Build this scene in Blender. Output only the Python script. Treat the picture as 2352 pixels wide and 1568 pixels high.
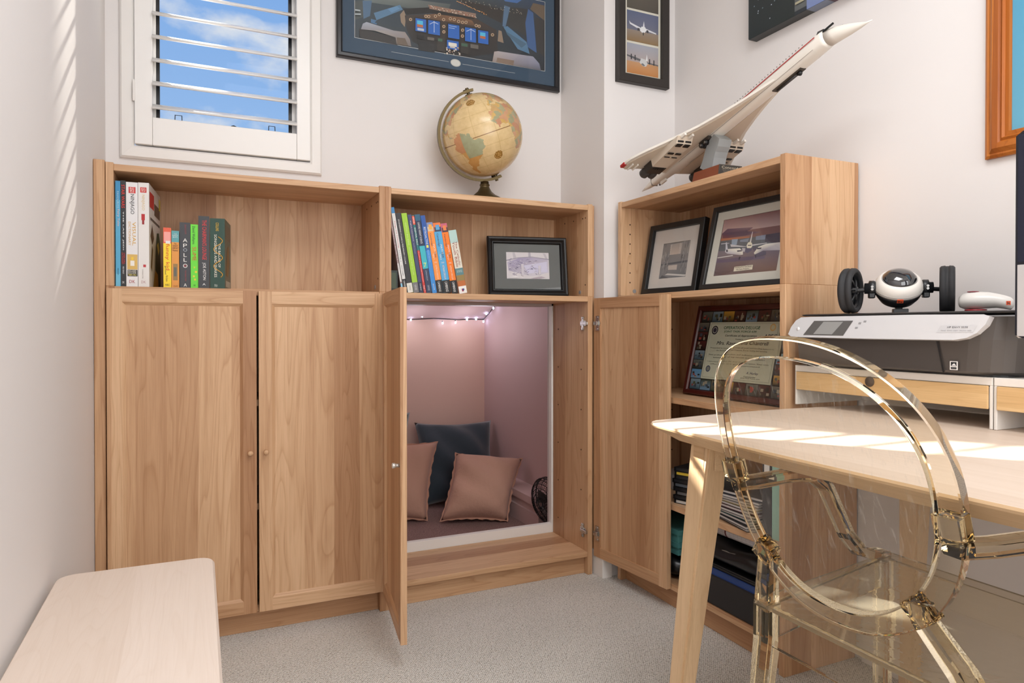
import bpy, bmesh, math, random
import numpy as np
from mathutils import Vector, Matrix
random.seed(7)
for o in list(bpy.data.objects): bpy.data.objects.remove(o)
S = bpy.context.scene
COL = S.collection
R = math.radians

# ------------------------------------------------------------------ camera
cam_d = bpy.data.cameras.new('camera'); cam = bpy.data.objects.new('camera', cam_d); COL.objects.link(cam)
S.camera = cam
YAW, PIT, FPX = 0.4326, -0.0082, 1560.22
fw = Vector((math.sin(YAW)*math.cos(PIT), math.cos(YAW)*math.cos(PIT), math.sin(PIT)))
rt = Vector((math.cos(YAW), -math.sin(YAW), 0)); upv = rt.cross(fw)
cam.matrix_world = Matrix(((rt.x, upv.x, -fw.x, 0.236474), (rt.y, upv.y, -fw.y, -2.22068), (rt.z, upv.z, -fw.z, 0.944227), (0, 0, 0, 1)))
cam_d.sensor_width = 36; cam_d.lens = FPX*36/2352; cam_d.shift_y = -(784-763.36)/2352
cam_d.clip_start = 0.02; cam_d.clip_end = 200

# ------------------------------------------------------------------ world: blue sky with small clouds
W = bpy.data.worlds.new('sky'); S.world = W; W.use_nodes = True
nt = W.node_tree; N = nt.nodes; N.clear()
out = N.new('ShaderNodeOutputWorld'); bg = N.new('ShaderNodeBackground')
tc = N.new('ShaderNodeTexCoord')
mp = N.new('ShaderNodeMapping'); mp.inputs['Scale'].default_value = (1, 1, 1.7); mp.inputs['Location'].default_value = (0.35, 0.2, 0.12)
nz = N.new('ShaderNodeTexNoise'); nz.inputs['Scale'].default_value = 4.2; nz.inputs['Detail'].default_value = 9; nz.inputs['Roughness'].default_value = 0.55
cr = N.new('ShaderNodeValToRGB'); cr.color_ramp.elements[0].position = 0.56; cr.color_ramp.elements[1].position = 0.66
sep = N.new('ShaderNodeSeparateXYZ')
gr = N.new('ShaderNodeValToRGB'); gr.color_ramp.elements[0].position = 0.0; gr.color_ramp.elements[1].position = 0.6
gr.color_ramp.elements[0].color = (0.46, 0.66, 0.95, 1); gr.color_ramp.elements[1].color = (0.15, 0.36, 0.82, 1)
mx = N.new('ShaderNodeMixRGB'); mx.inputs[2].default_value = (0.80, 0.83, 0.90, 1)
L = nt.links.new
L(tc.outputs['Generated'], mp.inputs['Vector']); L(mp.outputs['Vector'], nz.inputs['Vector']); L(nz.outputs['Fac'], cr.inputs['Fac'])
L(tc.outputs['Generated'], sep.inputs[0]); L(sep.outputs['Z'], gr.inputs['Fac'])
L(cr.outputs['Color'], mx.inputs[0]); L(gr.outputs['Color'], mx.inputs[1]); L(mx.outputs[0], bg.inputs['Color'])
bg.inputs['Strength'].default_value = 0.95; L(bg.outputs[0], out.inputs[0])

# ------------------------------------------------------------------ sun, reflected sun, added fill lamps, exposure
def sun(name, d, strength, angle, color):
    l = bpy.data.lights.new(name, 'SUN'); l.energy = strength; l.angle = angle; l.color = color
    o = bpy.data.objects.new(name, l); COL.objects.link(o)
    o.rotation_euler = Vector(d).to_track_quat('-Z', 'Y').to_euler(); o.location = (-3, 6, 6); return o
sun('sun', (0.55, -0.83, -0.64), 30.0, R(0.5), (1.0, 0.93, 0.84))
sun('sun_glint_from_open_sash', (-0.26, -1.0, -0.76), 4.5, R(0.6), (1.0, 0.93, 0.84))
def area(name, loc, size, energy, color, direction, sy=None):
    l = bpy.data.lights.new(name, 'AREA'); l.energy = energy; l.color = color; l.shape = 'RECTANGLE'; l.size = size; l.size_y = sy or size
    o = bpy.data.objects.new(name, l); COL.objects.link(o); o.location = loc
    o.rotation_euler = Vector(direction).to_track_quat('-Z', 'Y').to_euler(); return o
area('ceiling_fill_lamp', (0.85, -1.75, 2.53), 0.9, 22, (0.97, 0.98, 1.0), (0, 0, -1))  # soft overhead fill added to brighten the closed room; no fixture is built
area('rear_fill_lamp', (0.95, -3.10, 1.55), 1.7, 27, (0.96, 0.98, 1.0), (0, 1, -0.02), 1.5)  # broad fill added behind the camera; the rear wall has no window
S.view_settings.view_transform = 'Standard'; S.view_settings.look = 'None'
S.view_settings.exposure = 0.0; S.view_settings.gamma = 1.0; S.view_settings.use_curve_mapping = False
S.cycles.max_bounces = 14; S.cycles.transmission_bounces = 14; S.cycles.transparent_max_bounces = 24; S.cycles.diffuse_bounces = 5

# ------------------------------------------------------------------ materials
def lin(c): return tuple((v/255/12.92 if v/255 <= .04045 else ((v/255+.055)/1.055)**2.4) for v in c)
MC = {}
def M(rgb, rough=0.5, metal=0.0, spec=0.5, coat=0.0, emit=0.0, key=None):
    k = (tuple(rgb), rough, metal, spec, coat, emit)
    if k in MC: return MC[k]
    m = bpy.data.materials.new('paint'); m.use_nodes = True
    b = m.node_tree.nodes['Principled BSDF']; c = lin(rgb)+(1,)
    b.inputs['Base Color'].default_value = c; b.inputs['Roughness'].default_value = rough; b.inputs['Metallic'].default_value = metal
    b.inputs['Specular IOR Level'].default_value = spec; b.inputs['Coat Weight'].default_value = coat
    if emit: b.inputs['Emission Color'].default_value = c; b.inputs['Emission Strength'].default_value = emit
    MC[k] = m; return m
def nodemat(name):
    m = bpy.data.materials.new(name); m.use_nodes = True; t = m.node_tree
    return m, t, t.nodes['Principled BSDF'], t.nodes, t.links.new
def noise(n, l, vec, scale, detail=4, rough=.5, dist=0.0):
    x = n.new('ShaderNodeTexNoise'); x.inputs['Scale'].default_value = scale; x.inputs['Detail'].default_value = detail
    x.inputs['Roughness'].default_value = rough; x.inputs['Distortion'].default_value = dist
    l(vec, x.inputs['Vector']); return x.outputs['Fac']
def ramp(n, l, fac, stops):
    x = n.new('ShaderNodeValToRGB'); e = x.color_ramp.elements
    while len(e) < len(stops): e.new(0.5)
    for i, (p, c) in enumerate(stops): e[i].position = p; e[i].color = (lin(c)+(1,)) if max(c) > 1 else tuple(c)+(1,)
    l(fac, x.inputs['Fac']); return x.outputs['Color']
def mapping(n, l, vec, scale, loc=(0, 0, 0), rot=(0, 0, 0)):
    x = n.new('ShaderNodeMapping'); x.inputs['Scale'].default_value = scale; x.inputs['Location'].default_value = loc; x.inputs['Rotation'].default_value = rot
    l(vec, x.inputs['Vector']); return x.outputs['Vector']
def mix(n, l, fac, a, b, mode='MIX'):
    x = n.new('ShaderNodeMixRGB'); x.blend_type = mode
    for s, v in ((x.inputs[0], fac), (x.inputs[1], a), (x.inputs[2], b)):
        if isinstance(v, (int, float)): s.default_value = v
        elif isinstance(v, tuple): s.default_value = v
        else: l(v, s)
    return x.outputs[0]
def bump(n, l, h, strength, dist, b):
    x = n.new('ShaderNodeBump'); x.inputs['Strength'].default_value = strength; x.inputs['Distance'].default_value = dist
    l(h, x.inputs['Height']); l(x.outputs['Normal'], b.inputs['Normal'])
def wood(name, axis, light, mid, dark, rough=.45, streak=1.0, figure=1.0, strip=.085):
    m, t, b, n, l = nodemat(name)
    c = n.new('ShaderNodeTexCoord'); oi = n.new('ShaderNodeObjectInfo')
    def math_(op, x, y=None):
        k = n.new('ShaderNodeMath'); k.operation = op
        for i, q in enumerate((x, y)):
            if q is None: continue
            if isinstance(q, (int, float)): k.inputs[i].default_value = q
            else: l(q, k.inputs[i])
        return k.outputs[0]
    comb = n.new('ShaderNodeCombineXYZ'); rnd = math_('MULTIPLY', oi.outputs['Random'], 37.0)
    for i in range(3): l(rnd, comb.inputs[i])
    ad = n.new('ShaderNodeVectorMath'); ad.operation = 'ADD'; l(c.outputs['Object'], ad.inputs[0]); l(comb.outputs[0], ad.inputs[1])
    v = ad.outputs[0]; sp = n.new('ShaderNodeSeparateXYZ'); l(v, sp.inputs[0])
    oth = [i for i in range(3) if i != axis]
    across = math_('ADD', sp.outputs[oth[0]], sp.outputs[oth[1]])
    sid = math_('FLOOR', math_('DIVIDE', math_('ADD', across, math_('MULTIPLY', noise(n, l, mapping(n, l, v, tuple(.5 if i == axis else 3 for i in range(3))), 1.0, 1), .06)), strip))
    wn = n.new('ShaderNodeTexWhiteNoise'); wn.noise_dimensions = '1D'; l(sid, wn.inputs['W'])
    off = n.new('ShaderNodeCombineXYZ'); sh_ = math_('MULTIPLY', wn.outputs['Value'], 9.0)
    for i in range(3): l(sh_, off.inputs[i])
    ad2 = n.new('ShaderNodeVectorMath'); ad2.operation = 'ADD'; l(v, ad2.inputs[0]); l(off.outputs[0], ad2.inputs[1]); v2 = ad2.outputs[0]
    def sc(a_, g): return tuple(g if i == axis else a_ for i in range(3))
    f1 = noise(n, l, mapping(n, l, v2, sc(9, .55)), 1.0, 3, .5, .6)           # broad bands
    f2 = noise(n, l, mapping(n, l, v2, sc(11, .9)), 1.0, 2, .45, .5)          # contour field: cathedral arches
    ct_ = math_('FRACT', math_('MULTIPLY', f2, 15.0))
    f3 = noise(n, l, mapping(n, l, v, sc(430, 9)), 1.0, 3, .6)                # pores
    f4 = noise(n, l, mapping(n, l, v2, sc(70, 1.5)), 1.0, 4, .6, .8)
    tone = math_('ADD', math_('MULTIPLY', f1, .62), math_('MULTIPLY', wn.outputs['Value'], .38))
    c1 = ramp(n, l, tone, [(.24, dark), (.5, mid), (.74, light)])
    c2 = ramp(n, l, ct_, [(.0, (.80, .73, .66)), (.16, (.93, .90, .87)), (.5, (1, 1, 1)), (.92, (1, 1, 1)), (1.0, (.86, .80, .74))])
    c3 = ramp(n, l, f3, [(.32, (.80, .75, .70)), (.52, (1, 1, 1))])
    c4 = ramp(n, l, f4, [(.3, (.84, .79, .74)), (.55, (1, 1, 1))])
    o1 = mix(n, l, .75*figure, c1, c2, 'MULTIPLY'); o1 = mix(n, l, .6*figure, o1, c4, 'MULTIPLY'); o2 = mix(n, l, .55*streak, o1, c3, 'MULTIPLY')
    l(o2, b.inputs['Base Color']); b.inputs['Roughness'].default_value = rough; b.inputs['Specular IOR Level'].default_value = .35
    bump(n, l, f3, .12, .0006, b); return m
OAK = [wood('oak_grain_'+'xyz'[a], a, (219, 181, 143), (202, 161, 123), (176, 132, 96)) for a in range(3)]
ASH = [wood('ash_grain_'+'xyz'[a], a, (226, 196, 158), (219, 187, 148), (208, 174, 134), .5, .6, .5) for a in range(3)]
TOPW = [wood('whitewashed_top_'+'xyz'[a], a, (216, 198, 182), (211, 192, 175), (204, 184, 166), .45, .35, .25) for a in range(3)]
BENCHW = wood('bench_wash', 1, (229, 214, 202), (226, 210, 197), (221, 204, 190), .5, .25, .2)
BAMBOO = wood('bamboo', 1, (226, 192, 142), (220, 184, 133), (210, 172, 120), .5, .7, .4)
PINE = wood('stained_pine', 2, (196, 122, 52), (172, 96, 36), (120, 62, 24), .35, .8, 1.0)
PINEY = wood('stained_pine_rail', 1, (196, 122, 52), (172, 96, 36), (120, 62, 24), .35, .8, 1.0)
def plaster(name, rgb, rough=.7):
    m, t, b, n, l = nodemat(name); c = n.new('ShaderNodeTexCoord')
    f = noise(n, l, c.outputs['Object'], 90, 4); b.inputs['Base Color'].default_value = lin(rgb)+(1,)
    b.inputs['Roughness'].default_value = rough; b.inputs['Specular IOR Level'].default_value = .25; bump(n, l, f, .05, .001, b); return m
WALL = plaster('wall_paint', (230, 226, 224)); CEIL = plaster('ceiling_paint', (238, 236, 232))
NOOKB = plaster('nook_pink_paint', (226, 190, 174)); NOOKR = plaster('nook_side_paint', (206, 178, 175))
TRIM = M((238, 235, 231), .35); SHUT = M((240, 238, 235), .32)
def carpet(name, c0, c1, c2, scale, fleck):
    m, t, b, n, l = nodemat(name); c = n.new('ShaderNodeTexCoord')
    rv = mapping(n, l, c.outputs['Object'], (1, 1, .2), rot=(0, 0, R(40)))
    v = n.new('ShaderNodeTexVoronoi'); v.inputs['Scale'].default_value = scale; v.inputs['Randomness'].default_value = .38; l(rv, v.inputs['Vector'])
    cr = ramp(n, l, v.outputs['Distance'], [(.05, c2), (.42, c1), (.75, c0)])
    f = noise(n, l, c.outputs['Object'], 420, 2); fl = ramp(n, l, f, [(.30, fleck), (.35, (1, 1, 1))])
    big = ramp(n, l, noise(n, l, c.outputs['Object'], 3.0, 2), [(.3, (.94, .94, .94)), (.7, (1, 1, 1))])
    o = mix(n, l, 1.0, mix(n, l, .8, cr, fl, 'MULTIPLY'), big, 'MULTIPLY'); l(o, b.inputs['Base Color']); b.inputs['Roughness'].default_value = .95; b.inputs['Specular IOR Level'].default_value = .1
    inv = n.new('ShaderNodeMath'); inv.operation = 'SUBTRACT'; inv.inputs[0].default_value = 1; l(v.outputs['Distance'], inv.inputs[1])
    bump(n, l, inv.outputs[0], .9, .005, b); return m
CARPET = carpet('loop_carpet', (170, 163, 154), (232, 228, 221), (247, 244, 239), 190, (.72, .66, .58))
CARPET2 = carpet('nook_carpet', (124, 98, 94), (166, 136, 130), (180, 150, 144), 200, (.8, .8, .8))
def thin_glass(name, tint=(1, 1, 1), refl=1.0, rough=0.0):
    m = bpy.data.materials.new(name); m.use_nodes = True; t = m.node_tree; n = t.nodes; l = t.links.new; n.clear()
    o = n.new('ShaderNodeOutputMaterial'); tr = n.new('ShaderNodeBsdfTransparent'); g = n.new('ShaderNodeBsdfGlossy'); mxs = n.new('ShaderNodeMixShader')
    fr = n.new('ShaderNodeFresnel'); fr.inputs['IOR'].default_value = 1.45; tr.inputs['Color'].default_value = tint+(1,); g.inputs['Roughness'].default_value = rough
    mm = n.new('ShaderNodeMath'); mm.operation = 'MULTIPLY'; mm.inputs[1].default_value = refl; l(fr.outputs[0], mm.inputs[0])
    ge = n.new('ShaderNodeNewGeometry'); nb = n.new('ShaderNodeMath'); nb.operation = 'SUBTRACT'; nb.inputs[0].default_value = 1; l(ge.outputs['Backfacing'], nb.inputs[1])
    m3 = n.new('ShaderNodeMath'); m3.operation = 'MULTIPLY'; l(mm.outputs[0], m3.inputs[0]); l(nb.outputs[0], m3.inputs[1]); l(m3.outputs[0], mxs.inputs[0])
    l(tr.outputs[0], mxs.inputs[1]); l(g.outputs[0], mxs.inputs[2]); l(mxs.outputs[0], o.inputs[0]); return m
PANE = thin_glass('window_glass', (.98, .99, .985), .12); PICGLASS = thin_glass('picture_glass', (.985, .99, .99), .9)
def acrylic(name, haze=0.0, density=14.0):
    m, t, b, n, l = nodemat(name)
    b.inputs['Base Color'].default_value = (1, 1, 1, 1); b.inputs['Roughness'].default_value = .015; b.inputs['IOR'].default_value = 1.42
    b.inputs['Transmission Weight'].default_value = 1.0
    va = n.new('ShaderNodeVolumeAbsorption'); va.inputs['Color'].default_value = (.93, .72, .22, 1); va.inputs['Density'].default_value = density
    l(va.outputs[0], n['Material Output'].inputs['Volume'])
    if haze:
        d = n.new('ShaderNodeBsdfDiffuse'); d.inputs['Color'].default_value = (.86, .80, .66, 1); ms = n.new('ShaderNodeMixShader')
        tr = n.new('ShaderNodeBsdfTranslucent'); tr.inputs['Color'].default_value = (.86, .80, .66, 1); m2 = n.new('ShaderNodeMixShader'); m2.inputs[0].default_value = .4
        l(d.outputs[0], m2.inputs[1]); l(tr.outputs[0], m2.inputs[2])
        ms.inputs[0].default_value = haze; l(b.outputs[0], ms.inputs[1]); l(m2.outputs[0], ms.inputs[2]); l(ms.outputs[0], n['Material Output'].inputs['Surface'])
    return m
ACR = acrylic('amber_acrylic', 0, 16); ACRSEAT = acrylic('amber_acrylic_seat', .16, 22)
m, t, b, n, l = nodemat('clear_scuffed_back')    # thin sheet: straight-through, faint amber, fine scuffs
n.remove(b); o_ = n['Material Output']; tr = n.new('ShaderNodeBsdfTransparent'); tr.inputs['Color'].default_value = (.97, .955, .91, 1)
g = n.new('ShaderNodeBsdfGlossy'); g.inputs['Roughness'].default_value = .03; df = n.new('ShaderNodeBsdfDiffuse'); df.inputs['Color'].default_value = (.8, .78, .72, 1)
fr = n.new('ShaderNodeFresnel'); fr.inputs['IOR'].default_value = 1.35; ms = n.new('ShaderNodeMixShader')
ge = n.new('ShaderNodeNewGeometry'); nb = n.new('ShaderNodeMath'); nb.operation = 'SUBTRACT'; nb.inputs[0].default_value = 1; l(ge.outputs['Backfacing'], nb.inputs[1])
m3 = n.new('ShaderNodeMath'); m3.operation = 'MULTIPLY'; l(fr.outputs[0], m3.inputs[0]); l(nb.outputs[0], m3.inputs[1]); l(m3.outputs[0], ms.inputs[0]); l(tr.outputs[0], ms.inputs[1]); l(g.outputs[0], ms.inputs[2])
c = n.new('ShaderNodeTexCoord'); sc1 = noise(n, l, mapping(n, l, c.outputs['Object'], (4, 60, 14), rot=(R(40), 0, 0)), 2.5, 5, .65, .6)
rp = ramp(n, l, sc1, [(.54, (.02, .02, .02)), (.76, (.22, .22, .22))]); ms2 = n.new('ShaderNodeMixShader'); l(rp, ms2.inputs[0]); l(ms.outputs[0], ms2.inputs[1]); l(df.outputs[0], ms2.inputs[2]); l(ms2.outputs[0], o_.inputs[0])
SHEET = m
m, t, b, n, l = nodemat('printed_colour'); a_ = n.new('ShaderNodeAttribute'); a_.attribute_name = 'Col'; l(a_.outputs['Color'], b.inputs['Base Color']); b.inputs['Roughness'].default_value = .45
PRINT = m
m, t, b, n, l = nodemat('globe_paper'); a_ = n.new('ShaderNodeAttribute'); a_.attribute_name = 'Col'; c = n.new('ShaderNodeTexCoord')
f = noise(n, l, c.outputs['Object'], 45, 6, .65); rp = ramp(n, l, f, [(.3, (.82, .78, .70)), (.6, (1, 1, 1))]); l(mix(n, l, .7, a_.outputs['Color'], rp, 'MULTIPLY'), b.inputs['Base Color'])
b.inputs['Roughness'].default_value = .22; GLOBE = m
def velvet(name, rgb, rough=.9, sheen=.5, sc=30, bs=.25):
    m, t, b, n, l = nodemat(name); c = n.new('ShaderNodeTexCoord'); f = noise(n, l, c.outputs['Object'], sc, 4); b.inputs['Base Color'].default_value = lin(rgb)+(1,)
    b.inputs['Roughness'].default_value = rough; b.inputs['Sheen Weight'].default_value = sheen; b.inputs['Specular IOR Level'].default_value = .1; bump(n, l, f, bs, .006, b); return m
BLK = M((22, 22, 24), .4); BLKG = M((14, 14, 16), .15); WHT = M((236, 232, 226), .4); CHROME = M((190, 188, 184), .22, 1.0); STEEL = M((150, 148, 145), .3, 1.0)
BRASS = M((96, 82, 54), .42, .75); DKGREY = M((62, 60, 60), .45)

# ------------------------------------------------------------------ mesh helpers
def link(name, me, mat=None, parent=None, smooth=False):
    o = bpy.data.objects.new(name, me); COL.objects.link(o)
    if mat is not None:
        for mm in (mat if isinstance(mat, (list, tuple)) else [mat]): me.materials.append(mm)
    if parent is not None: o.parent = parent
    if smooth:
        me.polygons.foreach_set('use_smooth', [True]*len(me.polygons))
    return o
def mesh(name, v, f, mat=None, parent=None, smooth=False):
    me = bpy.data.meshes.new(name); me.from_pydata([tuple(p) for p in v], [], f); me.update()
    bm = bmesh.new(); bm.from_mesh(me); bmesh.ops.recalc_face_normals(bm, faces=bm.faces); bm.to_mesh(me); bm.free()
    return link(name, me, mat, parent, smooth)
def from_bm(name, bm, mat=None, parent=None, smooth=False):
    me = bpy.data.meshes.new(name); bmesh.ops.recalc_face_normals(bm, faces=bm.faces); bm.to_mesh(me); bm.free()
    return link(name, me, mat, parent, smooth)
def tag(o, label, cat, group=None):
    o['label'] = label; o['category'] = cat
    if group: o['group'] = group
    return o
def struct(o, label=None):
    o['kind'] = 'structure'
    if label: o['label'] = label
    return o
def empty(name, loc=(0, 0, 0), label=None, cat=None, group=None, mat4=None):
    o = bpy.data.objects.new(name, None); COL.objects.link(o); o.empty_display_size = .05
    if mat4 is not None: o.matrix_world = mat4
    else: o.location = loc
    if label: tag(o, label, cat, group)
    return o
def add_box(bm, x0, x1, y0, y1, z0, z1, bev=0.0):
    if x0 > x1: x0, x1 = x1, x0
    if y0 > y1: y0, y1 = y1, y0
    if z0 > z1: z0, z1 = z1, z0
    r = bmesh.ops.create_cube(bm, size=1.0); vs = r['verts']
    for v in vs: v.co = Vector((x0+(v.co.x+.5)*(x1-x0), y0+(v.co.y+.5)*(y1-y0), z0+(v.co.z+.5)*(z1-z0)))
    if bev:
        es = list({e for v in vs for e in v.link_edges}); bmesh.ops.bevel(bm, geom=es, offset=bev, segments=2 if bev > .004 else 1, affect='EDGES', profile=.5)
def box(name, x0, x1, y0, y1, z0, z1, mat, parent=None, bev=.0012):
    bm = bmesh.new(); add_box(bm, x0, x1, y0, y1, z0, z1, bev); return from_bm(name, bm, mat, parent)
def boxes(name, lst, mat, parent=None, bev=0.0):
    bm = bmesh.new()
    for b_ in lst: add_box(bm, *b_, bev=bev)
    return from_bm(name, bm, mat, parent)
def frame_of(d):
    d = Vector(d).normalized(); a = Vector((0, 0, 1)) if abs(d.z) < .9 else Vector((1, 0, 0))
    x = a.cross(d).normalized(); return x, d.cross(x)
def add_cyl(bm, p0, p1, r0, r1=None, seg=16, caps=True):
    r1 = r0 if r1 is None else r1; p0 = Vector(p0); p1 = Vector(p1); x, y = frame_of(p1-p0)
    A = [bm.verts.new(p0+(x*math.cos(2*math.pi*i/seg)+y*math.sin(2*math.pi*i/seg))*r0) for i in range(seg)]
    B = [bm.verts.new(p1+(x*math.cos(2*math.pi*i/seg)+y*math.sin(2*math.pi*i/seg))*r1) for i in range(seg)]
    for i in range(seg): bm.faces.new((A[i], A[(i+1) % seg], B[(i+1) % seg], B[i]))
    if caps: bm.faces.new(A[::-1]); bm.faces.new(B)
def cyl(name, p0, p1, r0, mat, parent=None, r1=None, seg=20, smooth=False):
    bm = bmesh.new(); add_cyl(bm, p0, p1, r0, r1, seg); return from_bm(name, bm, mat, parent, smooth)
def add_tube(bm, pts, radii, seg=8, closed=False, sect=None):
    """sweep; sect = list of 2D section points scaled by radius (default circle)"""
    pts = [Vector(p) for p in pts]; n_ = len(pts)
    if isinstance(radii, (int, float)): radii = [radii]*n_
    if sect is None: sect = [(math.cos(2*math.pi*i/seg), math.sin(2*math.pi*i/seg)) for i in range(seg)]
    rings = []; px = None
    for i in range(n_):
        d = (pts[(i+1) % n_]-pts[i-1]) if (closed or 0 < i < n_-1) else (pts[1]-pts[0] if i == 0 else pts[-1]-pts[-2])
        d.normalize()
        if px is None: x, y = frame_of(d)
        else: x = (px-d*px.dot(d)).normalized(); y = d.cross(x)
        px = x; rings.append([bm.verts.new(pts[i]+(x*a*radii[i]+y*b_*radii[i])) for a, b_ in sect])
    k = len(sect)
    for i in range(n_ if closed else n_-1):
        A, B = rings[i], rings[(i+1) % n_]
        for j in range(k): bm.faces.new((A[j], A[(j+1) % k], B[(j+1) % k], B[j]))
    if not closed: bm.faces.new(rings[0][::-1]); bm.faces.new(rings[-1])
def tube(name, pts, r, mat, parent=None, seg=8, closed=False, smooth=True, sect=None):
    bm = bmesh.new(); add_tube(bm, pts, r, seg, closed, sect); return from_bm(name, bm, mat, parent, smooth)
def add_lathe(bm, prof, origin=(0, 0, 0), axis=(0, 0, 1), seg=32):
    o = Vector(origin); ax = Vector(axis).normalized(); x, y = frame_of(ax); rings = []
    for r_, h in prof:
        if r_ < 1e-6: rings.append([bm.verts.new(o+ax*h)])
        else: rings.append([bm.verts.new(o+ax*h+(x*math.cos(2*math.pi*i/seg)+y*math.sin(2*math.pi*i/seg))*r_) for i in range(seg)])
    for A, B in zip(rings, rings[1:]):
        for i in range(seg):
            a0, a1 = A[i % len(A)], A[(i+1) % len(A)]; b0, b1 = B[i % len(B)], B[(i+1) % len(B)]
            vs = []
            for q in (a0, a1, b1, b0):
                if q not in vs: vs.append(q)
            if len(vs) > 2: bm.faces.new(vs)
    if len(rings[0]) > 1: bm.faces.new(rings[0][::-1])
    if len(rings[-1]) > 1: bm.faces.new(rings[-1])
def lathe(name, prof, mat, parent=None, origin=(0, 0, 0), axis=(0, 0, 1), seg=32, smooth=True):
    bm = bmesh.new(); add_lathe(bm, prof, origin, axis, seg); return from_bm(name, bm, mat, parent, smooth)
def prism(name, poly, axis, a0, a1, mat, parent=None, bev=0.0):
    """extrude 2D polygon along axis (0,1,2); poly in the other two coordinates in order"""
    def P(p, a): q = list(p); q.insert(axis, a); return q
    n_ = len(poly); v = [P(p, a0) for p in poly]+[P(p, a1) for p in poly]
    f = [list(range(n_))[::-1], list(range(n_, 2*n_))]+[[i, (i+1) % n_, n_+(i+1) % n_, n_+i] for i in range(n_)]
    o = mesh(name, v, f, mat, parent)
    if bev:
        bm = bmesh.new(); bm.from_mesh(o.data); bmesh.ops.bevel(bm, geom=list(bm.edges), offset=bev, segments=2, affect='EDGES', profile=.5); bm.to_mesh(o.data); bm.free()
    return o
def ring_frame(name, w, h, prof, mat, parent=None, z0=0.0):
    """rectangular mitred frame, outer w x h, x centred, z from z0, front at -y; prof = [(inset, y)] closed"""
    v = []; f = []; k = len(prof)
    for i, y in prof: v += [(-w/2+i, y, z0+i), (w/2-i, y, z0+i), (w/2-i, y, z0+h-i), (-w/2+i, y, z0+h-i)]
    for a in range(k):
        b_ = (a+1) % k
        for j in range(4): f.append([a*4+j, a*4+(j+1) % 4, b_*4+(j+1) % 4, b_*4+j])
    return mesh(name, v, f, mat, parent)
def setcol(o, cols):
    """cols: colour per polygon (or list of colours per polygon corner), linear"""
    at = o.data.color_attributes.new('Col', 'FLOAT_COLOR', 'CORNER')
    for p in o.data.polygons:
        c_ = cols[p.index]
        for k_, li in enumerate(p.loop_indices):
            cc = c_[k_ % len(c_)] if isinstance(c_[0], (tuple, list)) else c_
            at.data[li].color = (cc[0], cc[1], cc[2], 1)
def art(name, polys, parent, T, mat=None):
    """flat print: polys = [(points, rgb or [rgb per point])]; T maps (x, y, layer) -> 3D in parent space"""
    v = []; f = []; cols = []
    for i, (pts, c_) in enumerate(polys):
        b0 = len(v); v += [T(p[0], p[1], i) for p in pts]; f.append(list(range(b0, b0+len(pts))))
        cols.append([lin(q) for q in c_] if isinstance(c_[0], (tuple, list)) else lin(c_))
    me = bpy.data.meshes.new(name); me.from_pydata([tuple(p) for p in v], [], f); me.update()
    o = link(name, me, mat or PRINT, parent); setcol(o, cols); return o
def rect(x0, y0, x1, y1, c_): return ([(x0, y0), (x1, y0), (x1, y1), (x0, y1)], c_)
def quad_map(src):
    """homography: traced corners TL,TR,BR,BL -> unit square with origin bottom-left"""
    dst = [(0, 1), (1, 1), (1, 0), (0, 0)]; A = []; B = []
    for (x, y), (u, v) in zip(src, dst):
        A += [[x, y, 1, 0, 0, 0, -u*x, -u*y], [0, 0, 0, x, y, 1, -v*x, -v*y]]; B += [u, v]
    h = np.linalg.solve(np.array(A, float), np.array(B, float))
    def f(x, y):
        d = h[6]*x+h[7]*y+1; return ((h[0]*x+h[1]*y+h[2])/d, (h[3]*x+h[4]*y+h[5])/d)
    return f
# lettering: font curves are evaluated once at the end and turned into meshes
TEXTS = []
def text(s, parent, origin, xd, yd, mat, w=None, h=None, name='lettering', align=(0, 0), shear=0.0):
    """origin = centre (align 0,0) or left edge (align -1); fits into width w and/or height h"""
    TEXTS.append((s, parent, Vector(origin), Vector(xd).normalized(), Vector(yd).normalized(), mat, w, h, name, align, shear))
def finish_texts():
    tmp = []
    cache = {}
    for T in TEXTS:
        k = (T[0], T[10])
        if k in cache: continue
        cu = bpy.data.curves.new('t', 'FONT'); cu.body = T[0]; cu.size = 1; cu.resolution_u = 2; cu.shear = T[10]
        o = bpy.data.objects.new('t', cu); COL.objects.link(o); cache[k] = o; tmp.append(o)
    bpy.context.view_layer.update(); dg = bpy.context.evaluated_depsgraph_get()
    ev = {}
    for k, o in cache.items():
        me = bpy.data.meshes.new_from_object(o.evaluated_get(dg)); a = np.array([v.co[:] for v in me.vertices]) if len(me.vertices) else np.zeros((1, 3))
        ev[k] = (a, [list(p.vertices) for p in me.polygons]); bpy.data.meshes.remove(me)
    for (s, parent, o0, xd, yd, mat, w, h, name, al, sh) in TEXTS:
        a, fs = ev[(s, sh)]
        if not fs: continue
        mn = a.min(0); mx_ = a.max(0); bw = max(mx_[0]-mn[0], 1e-5); bh = max(mx_[1]-mn[1], 1e-5)
        sx = w/bw if w else None; sy = h/bh if h else None
        sx = sx or sy; sy = sy or sx
        cx = mn[0]+bw*(al[0]+1)/2; cy = mn[1]+bh*(al[1]+1)/2
        v = [o0+xd*((p[0]-cx)*sx)+yd*((p[1]-cy)*sy) for p in a]
        me = bpy.data.meshes.new(name); me.from_pydata([tuple(p) for p in v], [], fs); me.update(); link(name, me, mat, parent)
    for o in tmp: bpy.data.objects.remove(o)
def copy_tree(o, parent=None):
    c_ = o.copy(); COL.objects.link(c_); c_.parent = parent
    for ch in o.children: copy_tree(ch, c_)
    return c_

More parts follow.
